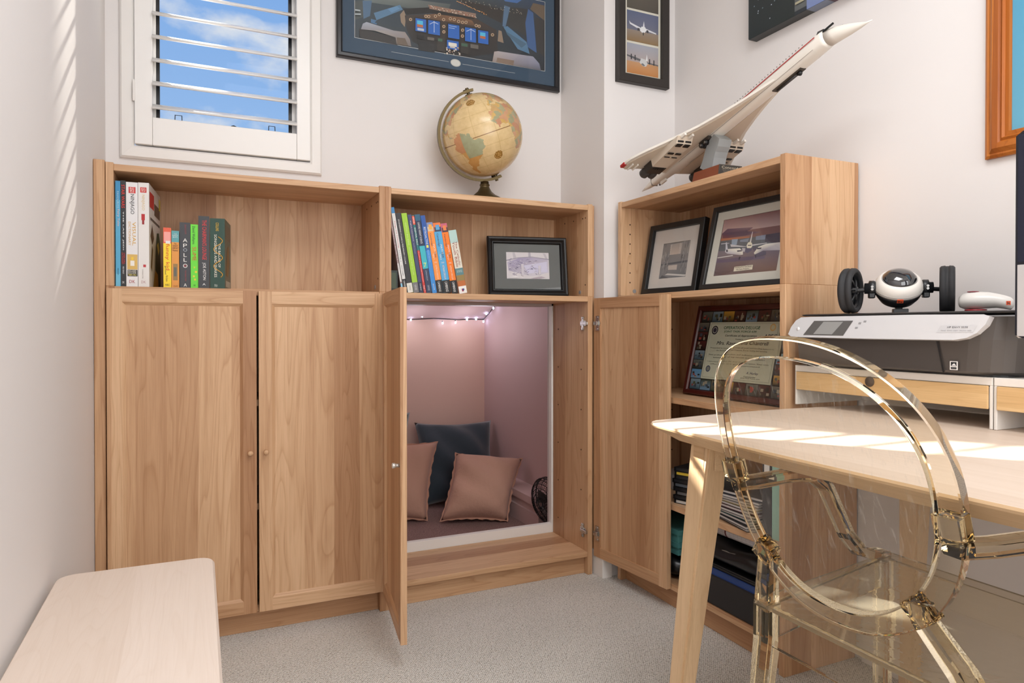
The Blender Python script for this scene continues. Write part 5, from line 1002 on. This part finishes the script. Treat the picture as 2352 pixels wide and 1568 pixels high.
# silver control fascia, sloped, wrapping the front
fx_ = [(.000, .082), (.006, .101), (.018, .118), (.033, .1258), (.066, .1268), (.345, .1278), (.485, .1262), (.497, .1225), (.491, .106), (.477, .089), (.458, .0785), (.434, .0742), (.24, .0738), (.03, .0752), (.010, .0765)]
def fasc(p): x, z = p; return (x, -.010+.24*(z-.07), z)
v = [fasc(p) for p in fx_]+[(x, y+.022, z-.004) for x, y, z in [fasc(p) for p in fx_]]; k = len(fx_)
fo = mesh('control_fascia', v, [list(range(k)), list(range(k, 2*k))[::-1]]+[[i, (i+1) % k, k+(i+1) % k, k+i] for i in range(k)], PSIL, pt)
def onf(x, z, e=.0006): a = fasc((x, z)); return (a[0], a[1]-e, a[2])
def fq(nm, pts, mat, e=.0006): return mesh(nm, [onf(x, z, e) for x, z in pts], [list(range(len(pts)))], mat, fo)
fq('screen_bezel', [(.050, .0805), (.169, .0800), (.190, .1160), (.077, .1165)], M((92, 90, 88), .25)); fq('screen', [(.081, .0830), (.137, .0828), (.163, .1135), (.106, .1140)], M((150, 150, 148), .2), .0009)
for x, z in ((.205, .108), (.198, .097), (.218, .112)): fq('key', [(x, z), (x+.007, z), (x+.008, z+.004), (x+.001, z+.004)], M((150, 150, 152), .4))
lathe('power_button', [(0, 0), (.005, 0), (.005, .0006), (0, .0006)], M((236, 236, 238), .3), fo, origin=onf(.030, .096, 0), axis=(0, -1, .3), seg=14)
xd = Vector(onf(.40, .09))-Vector(onf(.30, .09)); yd = Vector(onf(.35, .11))-Vector(onf(.35, .08))
fq('name_plate', [(.395, .089), (.470, .090), (.477, .104), (.402, .104)], M((198, 198, 200), .3), .0005)
text('HP ENVY 5530', fo, onf(.438, .1005, .0012), xd, yd, M((96, 96, 100), .5), w=.042, h=.0038); text('PRINT  SCAN  COPY  PHOTO  WEB', fo, onf(.436, .0935, .0012), xd, yd, M((150, 150, 154), .5), w=.062, h=.0022)
mesh('paper_tray', [(.020, .0035, .012), (.404, .0035, .008), (.390, .0025, .071), (.016, .0025, .071), (.020, .012, .012), (.404, .012, .008), (.390, .012, .071), (.016, .012, .071)], [[0, 1, 2, 3], [7, 6, 5, 4], [0, 4, 5, 1], [1, 5, 6, 2], [2, 6, 7, 3], [3, 7, 4, 0]], M((66, 61, 58), .42), pt)
mesh('tray_gap', [(.4045, .0015, .006), (.4085, .0015, .006), (.3945, .0015, .071), (.3905, .0015, .071)], [[0, 1, 2, 3]], BLK, pt)
es = box('energy_label', .420, .436, .0008, .0014, .012, .030, M((232, 230, 226), .5), pt, 0); es.rotation_euler = (0, 0, 0)
art('label_print', [([(.422, .020), (.434, .020), (.434, .0285), (.422, .0285)], (40, 40, 42)), ([(.423, .021), (.429, .026), (.433, .021)], (226, 226, 226)), ([(.422, .0135), (.434, .0135), (.434, .0180), (.422, .0180)], (60, 60, 62))], pt, lambda a, b_, i: (a, .0006-i*.00005, b_))
ploft('scanner_lid', [loop(.030, .536, .012, .286, .1285, .02), loop(.026, .540, .008, .288, .130, .02), loop(.026, .540, .008, .288, .1325, .02), loop(.034, .534, .016, .284, .134, .02)], PDK, pt)
box('side_grip', .534, .539, .075, .16, .100, .112, BLK, pt, .001)
PZ = RZ+.134+.0004
# --- two-wheeled toy robot
rbm = empty('robot_toy', label='two wheeled black and white camera robot toy on the printer', cat='toy', mat4=TM(1.760, -1.130, PZ, -R(46)))
RBK = M((26, 27, 30), .38); TYRE = M((40, 40, 42), .7)
BC = Vector((0, 0, .060))
for s_ in (-1, 1):
    wc = Vector((s_*.102, .006, .0555)); ax = Vector((1, .18*-s_ if s_ < 0 else -.06, 0)).normalized(); ax = Vector((1, -.40, 0)).normalized() if s_ < 0 else Vector((1, -.20, 0)).normalized()
    ty = lathe('tyre', [(.043, -.014), (.051, -.0155), (.0545, -.012), (.0555, -.004), (.0540, -.0035), (.0540, .0035), (.0555, .004), (.0545, .012), (.051, .0155), (.043, .014), (.043, -.014)], TYRE, rbm, origin=wc, axis=ax, seg=40)
    xx, yy = frame_of(ax)
    boxes('tread_block', [(-.003, .003, -.011, -.006, -.0006, .0008)], TYRE, ty).matrix_local = Matrix.Translation(wc+xx*.055)
    lathe('rim', [(.0435, -.009), (.0435, .009), (.040, .009), (.040, -.009)], RBK, rbm, origin=wc, axis=ax, seg=36)
    for k in range(6):
        a = k*math.pi/3; d = xx*math.cos(a)+yy*math.sin(a); tube('spoke', [wc-ax*s_*.012+d*.007, wc-ax*s_*.008+d*.025, wc+d*.0415], .0026, RBK, rbm, 6)
    lathe('hub', [(0, -.016), (.009, -.016), (.010, .006), (0, .010)], RBK, rbm, origin=wc, axis=ax*s_, seg=16)
    add = Vector((s_*.070, .003, .058)); cyl('axle', (s_*.05, .002, .058), wc-ax*s_*.012, .005, RBK, rbm, seg=12)
    lathe('motor_pod', [(0, -.011), (.016, -.011), (.019, -.006), (.019, .004), (.013, .006), (.013, .014), (0, .016)], RBK, rbm, origin=(s_*.058, .002, .060), axis=(s_, 0, 0), seg=24)
    box('bracket', s_*.050, s_*.064, -.012, .012, .036, .052, RBK, rbm, .002)
    for q_ in (-.015, .016): cyl('pod_screw', (s_*.058, -.017, .060+q_*.2), (s_*.058, -.0205, .060+q_*.2), .003, STEEL, rbm, seg=8)
tl = Vector((0, -.62, .78)).normalized()
BAX = (0, -.60, .80)
lathe('lower_body', [(0, -.047), (.022, -.043), (.038, -.032), (.048, -.016), (.051, .0)], M((24, 24, 27), .25), rbm, origin=BC, axis=BAX, seg=40)
lathe('upper_shell', [(.0515, -.002), (.0520, .003), (.050, .014), (.046, .022), (.0405, .0275), (.0385, .028), (.0375, .026)], M((226, 220, 212), .35), rbm, origin=BC, axis=BAX, seg=44)
lathe('eye_dome', [(.0380, .025), (.0355, .031), (.028, .039), (.015, .0440), (0, .0455)], M((26, 28, 32), .04, 0, .8, 1.0), rbm, origin=BC, axis=BAX, seg=36)
lathe('shell_seam', [(.0519, .0035), (.0524, .0045), (.0519, .0055)], M((170, 164, 158), .5), rbm, origin=BC, axis=BAX, seg=44)
ang = Vector((0, -.95, -.30)); sticker = box('sticker', -.0065, .0065, -.0006, .0006, -.005, .005, M((232, 92, 50), .5), rbm, 0); sticker.location = BC+Vector((-.002, -.0405, -.0335)); sticker.rotation_euler.x = R(42)
art('sticker_mark', [rect(-.005, -.003, -.0035, .003, (40, 20, 16)), rect(-.005, -.0035, .0005, -.002, (40, 20, 16)), rect(-.0025, -.001, .0, .002, (40, 20, 16)), rect(.001, -.003, .005, .0, (40, 20, 16))], sticker, lambda a, b_, i: (a, -.0009, b_))
boxes('kick_foot', [(-.012, .020, -.012, .012, 0, .010), (-.006, .008, -.010, .010, .010, .016)], RBK, rbm, .001)
# --- white hand-held gadget with red base
gd = empty('massager', label='white rounded handheld gadget with red base on the printer', cat='gadget', mat4=TM(1.825, -1.270, PZ, -R(76)) @ Matrix.Scale(.88, 4))
lathe('base_ring', [(0, 0), (.022, 0), (.024, .003), (.024, .007), (0, .008)], M((150, 30, 40), .35), gd, origin=(0, 0, 0), seg=28)
loft('body', [(-.036, .004, .030, .022), (-.034, .018, .042, .012), (-.025, .027, .049, .008), (-.008, .031, .0515, .0075), (.012, .029, .0515, .008), (.028, .024, .050, .009), (.045, .019, .046, .010), (.062, .017, .041, .007), (.074, .014, .036, .004), (.080, .007, .030, .010), (.081, .002, .024, .018)], M((232, 228, 222), .3), gd, 24)
lathe('top_button', [(.013, 0), (.013, .002), (.0, .003)], M((150, 60, 70), .4), gd, origin=(-.006, 0, .0510), seg=18)
stk = box('sticker', -.0045, .0045, -.0004, .0004, -.005, .005, M((232, 92, 50), .5), gd, 0); stk.location = (.0735, -.0135, .021); stk.rotation_euler.z = R(28)
art('sticker_mark', [rect(-.003, -.003, -.002, .003, (40, 20, 16)), rect(-.001, -.0025, .002, .001, (40, 20, 16))], stk, lambda a, b_, i: (a, -.0006, b_))
# --- all-in-one computer at the frame edge
mn = empty('desktop_computer', label='slim silver desktop computer with dark screen at the right edge', cat='computer', mat4=TM(1.652, -1.449, RZ, -R(90)))
ALU = M((206, 205, 206), .32, .4)
mb = prism('display_body', [(0, .086), (.012, .080), (.498, .080), (.51, .086), (.51, .462), (.498, .470), (.012, .470), (0, .462)], 1, -.006, .006, M((22, 24, 34), .2), mn)
box('chin', .0, .51, -.0065, .0065, .080, .222, ALU, mn, .004)
art('screen', [([(.004, .224), (.506, .224), (.506, .464), (.004, .464)], [(36, 30, 66), (60, 40, 80), (30, 50, 84), (24, 36, 70)])], mn, lambda a, b_, i: (a, -.0064, b_), M((26, 30, 48), .12))
ft = prism('stand', [(0, 0), (.006, 0), (.10, .16), (.094, .165)], 0, .16, .35, ALU, mn); box('stand_foot', .16, .35, .04, .20, 0, .006, ALU, mn, .002)

# ================================================================== RIGHT BOOKCASE CONTENTS
ORD = ['lowest', 'second lowest', 'third from the bottom', 'fourth from the bottom', 'fifth from the bottom', 'sixth from the bottom', 'fifth from the top', 'fourth from the top', 'third from the top', 'second from the top', 'topmost']
s2, s3 = .3524, .0884
for k in range(9):
    e = empty('disc_case', label='black disc case, %s of the stack behind the desk leg' % (ORD[:5]+ORD[-4:])[k], cat='disc case', group='disc cases stacked in the right bookcase', mat4=TM(1.785+rr.uniform(-.004, .004), -.440+rr.uniform(-.006, .006), s2+k*.0136, -R(72)+rr.uniform(-.05, .05)))
    boxes('case', [(-.095, .095, -.068, .068, 0, .0015), (-.095, .095, -.068, .068, .0115, .013), (-.095, -.088, -.067, .067, .0015, .0115), (.090, .095, -.067, .067, .0015, .0115)], BLK, e, .0)
    col_ = [(206, 204, 200), (40, 40, 42), (120, 120, 124), (30, 30, 34), (90, 96, 104), (34, 34, 36), (60, 60, 62), (206, 176, 60), (44, 44, 46)][k]
    box('sleeve', -.0935, .0935, -.0665, .0665, .002, .011, M(col_, .35), e, 0)
tag(box('small_box', 1.80, 1.90, -.225, -.12, s2, s2+.052, M((196, 190, 184), .5), None, .002), 'small white box left of the disc cases', 'box')
nb_c = [(24, 24, 26), (30, 30, 32), (24, 26, 28), (28, 90, 88), (24, 24, 26), (110, 60, 66), (26, 26, 28), (206, 190, 120), (30, 34, 24), (24, 26, 40), (26, 26, 28)]
z_ = s2
for k in range(11):
    th = .0088; ra = -R(90)+R(-12+2.0*k)+rr.uniform(-.03, .03)
    e = empty('notebook', label='spiral notebook, %s of the pile beside the mint binder' % ORD[k], cat='notebook', group='notebooks piled in the right bookcase', mat4=TM(1.785+rr.uniform(-.006, .006), -.672+rr.uniform(-.006, .006), z_, ra))
    box('page_block', -.078, .078, -.103, .103, .0012, th-.0012, M((226, 222, 218), .8), e, 0); boxes('cover', [(-.080, .080, -.105, .105, 0, .0012), (-.080, .080, -.105, .105, th-.0012, th)], M(nb_c[k], .4), e)
    z_ += th+.0003
def binder(label, y0, y1, h, rgb, lab=None):
    e = tag(empty('ring_binder', (1.69, y0, s2)), label, 'binder'); w_ = y1-y0
    boxes('cover', [(0, .003, w_, 0, 0, h), (.003, .235, 0, -.003*-1 if w_ > 0 else -.003, 0, h), (.003, .235, w_, w_+(.003 if w_ < 0 else -.003), 0, h)], M(rgb, .5), e, 0)
    box('page_block', .012, .225, w_*.15, w_*.85, .006, h-.012, PAGE, e, 0)
    if lab: box('spine_label', -.0008, 0, w_*.22, w_*.78, h*.55, h*.85, M((226, 224, 220), .5), e, 0)
    return e
binder('mint green binder at the right end of the bookcase shelf', -.806, -.852, .305, (160, 200, 184)); binder('dark grey binder with white spine label beside the mint one', -.770, -.804, .30, (62, 62, 64), True)
def lump(name, label, cat, x0, x1, y0, y1, z0, z1, mat, seed=1, sq=5.0, amp=.006):
    e = tag(empty(name, ((x0+x1)/2, (y0+y1)/2, z0)), label, cat); rn = random.Random(seed); v = []; f = []; nu, nv = 40, 20
    ph_ = [rn.uniform(0, 6) for _ in range(6)]
    def se(a, p): return math.copysign(abs(a)**(2/p), a)
    for j in range(nv+1):
        la = -math.pi/2+math.pi*j/nv
        for i in range(nu):
            lo = 2*math.pi*i/nu; x = se(math.cos(la), 3)*se(math.cos(lo), sq); y = se(math.cos(la), 3)*se(math.sin(lo), sq); z = se(math.sin(la), 3)
            dz = amp*(math.sin(7*y+ph_[0]+3*x)+.6*math.sin(13*y+ph_[1])*math.sin(9*x+ph_[2])) if z > -.2 else 0
            v.append((x*(x1-x0)/2, y*(y1-y0)/2, max(0, (z+1)/2*(z1-z0)+dz-amp*1.4*(z > .2))))
    for j in range(nv):
        for i in range(nu): f.append([j*nu+i, j*nu+(i+1) % nu, (j+1)*nu+(i+1) % nu, (j+1)*nu+i])
    mesh('body', v, f, mat, e, True); return e
NYL = M((20, 20, 22), .32)
tag(box('storage_box', 1.672, 1.925, -.845, -.43, s3, s3+.092, M((26, 25, 27), .45), None, .003), 'low black storage box on the bottom shelf', 'box')
e = tag(empty('document_folder', (1.676, -.43, s3+.0924)), 'blue document folder lying on the black storage box', 'folder'); box('cover', 0, .245, -.40, 0, 0, .0015, M((34, 64, 128), .4), e, 0); box('cover', 0, .245, -.40, 0, .0175, .019, M((34, 64, 128), .4), e, 0); box('page_block', .002, .243, -.398, -.002, .0016, .0174, M((40, 70, 130), .5), e, 0)
for k in range(2):
    e = tag(empty('document_folder', (1.680, -.435-.004*k, s3+.1118+k*.0074)), ['black folder directly on the blue folder', 'black folder directly under the black bag'][k], 'folder'); boxes('cover', [(0, .24, -.39, 0, 0, .0012), (0, .24, -.39, 0, .0058, .007)], NYL, e); box('page_block', .003, .237, -.387, -.003, .0013, .0057, M((60, 60, 62), .6), e, 0)
lb_ = lump('laptop_bag', 'soft black nylon bag lying under the paper roll', 'bag', 1.674, 1.92, -.83, -.42, s3+.127, s3+.200, NYL, 4)
tube('zip', [(-.110+.0, -.10+.02*k, .052-.001*k+.002*(k % 2)) for k in range(9)], .0022, M((150, 148, 144), .3, .7), lb_, 5)
lump('folded_bag', 'black bag folded under the teal boxes', 'bag', 1.68, 1.92, -.40, -.11, s3, s3+.085, NYL, 9)
for k, (lab, z0, c_) in enumerate((('lower teal cardboard box behind the open door', s3+.0835, (86, 150, 148)), ('upper teal cardboard box behind the open door', s3+.1265, (92, 158, 154)))):
    e = tag(empty('gift_box', (1.70, -.385, z0)), lab, 'box', 'teal boxes'); box('base', .003, .207, .003, .247, 0, .026, M(c_, .6), e, .001); boxes('lid', [(0, .21, 0, .25, .040, .0425), (0, .0025, 0, .25, .026, .040), (.2075, .21, 0, .25, .026, .040), (.0025, .2075, 0, .0025, .026, .040), (.0025, .2075, .2475, .25, .026, .040)], M(c_, .6), e)
e = tag(empty('paper_roll', (1.735, -.63, s3+.201)), 'roll of pale grid paper tied with a dark red ribbon', 'paper roll')
m_, t_n, b_n, n_n, l_n = nodemat('grid_paper'); c0 = n_n.new('ShaderNodeTexCoord'); br = n_n.new('ShaderNodeTexBrick'); br.offset = 0; br.inputs['Scale'].default_value = 30; br.inputs['Mortar Size'].default_value = .02; br.inputs['Color1'].default_value = lin((206, 202, 202))+(1,); br.inputs['Color2'].default_value = lin((206, 202, 202))+(1,); br.inputs['Mortar'].default_value = lin((180, 176, 178))+(1,)
l_n(mapping(n_n, l_n, c0.outputs['Object'], (1, 1, 1), rot=(0, R(90), R(90))), br.inputs['Vector']); l_n(br.outputs['Color'], b_n.inputs['Base Color']); b_n.inputs['Roughness'].default_value = .7
lathe('roll', [(.014, 0), (.0205, 0), (.0205, .37), (.014, .37), (.014, .3)], m_, e, origin=(0, .185, .0205), axis=(0, -1, 0), seg=28); lathe('ribbon', [(.0208, 0), (.0212, .001), (.0212, .005), (.0208, .006)], M((92, 20, 30), .4), e, origin=(0, .04, .0205), axis=(0, -1, 0), seg=28)

# ================================================================== CLEAR CHAIR
ch = tag(empty('chair', (1.32, -1.512, 0)), 'amber tinted transparent acrylic armchair with oval back', 'chair')
co = ch.location.copy()
LEAN = .286; BCn = Vector((1.029, -1.512, .719)); H_ = Vector((0, -1, 0)); VD = Vector((-math.sin(LEAN), 0, math.cos(LEAN))); ND = Vector((math.cos(LEAN), 0, math.sin(LEAN)))
def back_pt(uu, vv, n_=0.0): return BCn+H_*uu+VD*vv+Vector((1.02*uu*uu, 0, 0))+ND*n_-co
def oval(t_, s_): # superellipse outline with egg taper
    c_, q_ = math.cos(t_), math.sin(t_); sc_, ss = math.copysign(abs(c_)**(2/2.27), c_), math.copysign(abs(q_)**(2/2.27), q_)
    return (.201-s_)*sc_*(1+.062*ss), (.22-s_)*ss
def oval_ring(name, s0, s1, n0, n1, mat, k=120, bev=.0015):
    sec = [(s0+bev, n0), (s0, n0+bev), (s0, n1-bev), (s0+bev, n1), (s1-bev, n1), (s1, n1-bev), (s1, n0+bev), (s1-bev, n0)]
    v = []; f = []; m2 = len(sec)
    for i in range(k):
        for s_, n_ in sec: v.append(back_pt(*oval(2*math.pi*i/k+.01, s_), n_))
    for i in range(k):
        for j in range(m2): a, b_ = i*m2, ((i+1) % k)*m2; f.append([a+j, a+(j+1) % m2, b_+(j+1) % m2, b_+j])
    o = mesh(name, v, f, mat, ch, True); o.data.set_sharp_from_angle(angle=R(25)); return o
oval_ring('back_rim', 0.0, .030, -.008, .008, ACR)
# thin centre sheet
v = []; f = []; k = 72; nr = 8
for r_ in range(nr):
    s_ = .0302
    for i in range(k):
        u_, w_ = oval(2*math.pi*i/k+.01, s_); q_ = 1-r_/(nr-.5); v.append(back_pt(u_*q_, w_*q_, 0))
for r_ in range(nr-1):
    for i in range(k): f.append([r_*k+i, r_*k+(i+1) % k, (r_+1)*k+(i+1) % k, (r_+1)*k+i])
f.append([(nr-1)*k+i for i in range(k)])
me = bpy.data.meshes.new('back_sheet'); me.from_pydata([tuple(p) for p in v], [], f); bs = link('back_sheet', me, SHEET, ch, True)
SEAT = .455
rl = [(1.135, -1.335), (1.135, -1.689)]; fl2 = [(1.545, -1.252), (1.545, -1.772)]
def bar(name, pts, hw, hd, mat=ACR, bev=.0035, up=(0, 0, 1)):
    """bar of rectangular section along pts; hw sideways, hd the other way"""
    bm = bmesh.new(); pts = [Vector(p)-co for p in pts]; rings = []
    for i, p in enumerate(pts):
        d = (pts[min(i+1, len(pts)-1)]-pts[max(i-1, 0)]).normalized(); x = Vector(up).cross(d)
        x = x.normalized() if x.length > 1e-4 else Vector((0, 1, 0)); y = d.cross(x)
        a = hw[i] if isinstance(hw, list) else hw; b_ = hd[i] if isinstance(hd, list) else hd
        rings.append([bm.verts.new(p+x*s_*(a-(bev if t_ else 0))+y*q_*(b_-(0 if t_ else bev))) for s_, q_, t_ in ((-1, -1, 0), (-1, -1, 1), (1, -1, 1), (1, -1, 0), (1, 1, 0), (1, 1, 1), (-1, 1, 1), (-1, 1, 0))])
    for A, B in zip(rings, rings[1:]):
        for j in range(8): bm.faces.new((A[j], A[(j+1) % 8], B[(j+1) % 8], B[j]))
    bm.faces.new(rings[0][::-1]); bm.faces.new(rings[-1]); return from_bm(name, bm, mat, ch)
for s_, (rx, ry), (fx2, fy2) in ((1, rl[0], fl2[0]), (-1, rl[1], fl2[1])):
    bar('leg', [(rx-.045, ry+s_*.012, 0), (rx-.02, ry+s_*.004, .22), (rx, ry, .40), (rx, ry, .462)], [.011, .014, .0175, .0175], [.011, .014, .0175, .0175], up=(0, 1, 0))
    bar('leg', [(fx2+.012, fy2, 0), (fx2+.004, fy2, .2), (fx2, fy2, .45)], [.011, .014, .017], [.011, .014, .017], up=(0, 1, 0))
    a = back_pt(*oval(math.radians(224 if s_ > 0 else 316), .015), 0)+co
    bar('back_post', [(rx, ry, .4625), (rx-.012, ry-s_*.012, .500), a+Vector((.004, 0, -.012)), a+Vector((0, 0, .012))], [.0165, .015, .0135, .0135], [.0165, .015, .0125, .0125], up=(0, 1, 0))
    b_ = back_pt(*oval(math.radians(184 if s_ > 0 else 356), .015), 0)+co
    zA = .672
    arm = [(b_.x-.004, b_.y+s_*.004, zA+.004), (b_.x+.06, b_.y+s_*.012, zA), (1.22, -1.512+s_*.208, zA), (1.285, -1.512+s_*.216, zA-.006), (1.33, -1.512+s_*.222, zA-.035), (1.365, -1.512+s_*.228, zA-.085), (1.405, -1.512+s_*.236, zA-.14), (1.455, -1.512+s_*.246, zA-.182), (1.51, -1.512+s_*.256, zA-.202), (1.545, -1.512+s_*.259, zA-.206)]
    bar('arm', arm, [.016, .0155, .0155, .0155, .015, .015, .015, .016, .017, .017], .0105)
    boxes('arm_socket', [(-.0125, .0125, -.0175, .0175, -.019, .019)], ACR, ch, .0015).matrix_local = Matrix.Translation(b_-co) @ Matrix.Rotation(-LEAN, 4, 'Y')
    boxes('post_socket', [(-.0115, .0115, -.0165, .0165, -.018, .018)], ACR, ch, .0015).matrix_local = Matrix.Translation(a-co) @ Matrix.Rotation(-LEAN, 4, 'Y') @ Matrix.Rotation(R(38)*s_, 4, 'X')
    bar('side_apron', [(rx+.018, ry+s_*.004, .425), (fx2-.018, fy2-s_*.004, .425)], .005, .030, bev=.002)
bar('rear_apron', [(1.135, -1.353, .425), (1.135, -1.671, .425)], .006, .032, bev=.002); bar('front_apron', [(1.545, -1.270, .425), (1.545, -1.754, .425)], .005, .030, bev=.002)
v = []; f = []; n1, n2 = 14, 14
for s_ in (1, 0):
    for j in range(n2+1):
        for i in range(n1+1):
            a, b_ = i/n1, j/n2; x = 1.118+(1.565-1.118)*a; hw_ = .190+(.262-.190)*a; y = -1.512+hw_*(1-2*b_)
            dz = -.010*(1-(2*a-1)**2)*(1-(2*b_-1)**2)-.012*max(0, a-.85)/.15*0
            v.append(Vector((x, y, SEAT+.0125+dz-(0 if s_ else .007)))-co)
K = (n1+1)*(n2+1)
for q_ in (0, 1):
    for j in range(n2):
        for i in range(n1): f.append([q_*K+j*(n1+1)+i, q_*K+j*(n1+1)+i+1, q_*K+(j+1)*(n1+1)+i+1, q_*K+(j+1)*(n1+1)+i])
edge = [i for i in range(n1+1)]+[j*(n1+1)+n1 for j in range(1, n2+1)]+[n2*(n1+1)+i for i in range(n1-1, -1, -1)]+[j*(n1+1) for j in range(n2-1, 0, -1)]
for a, b_ in zip(edge, edge[1:]+edge[:1]): f.append([a, b_, b_+K, a+K])
mesh('seat', v, f, ACRSEAT, ch, False)
finish_texts()
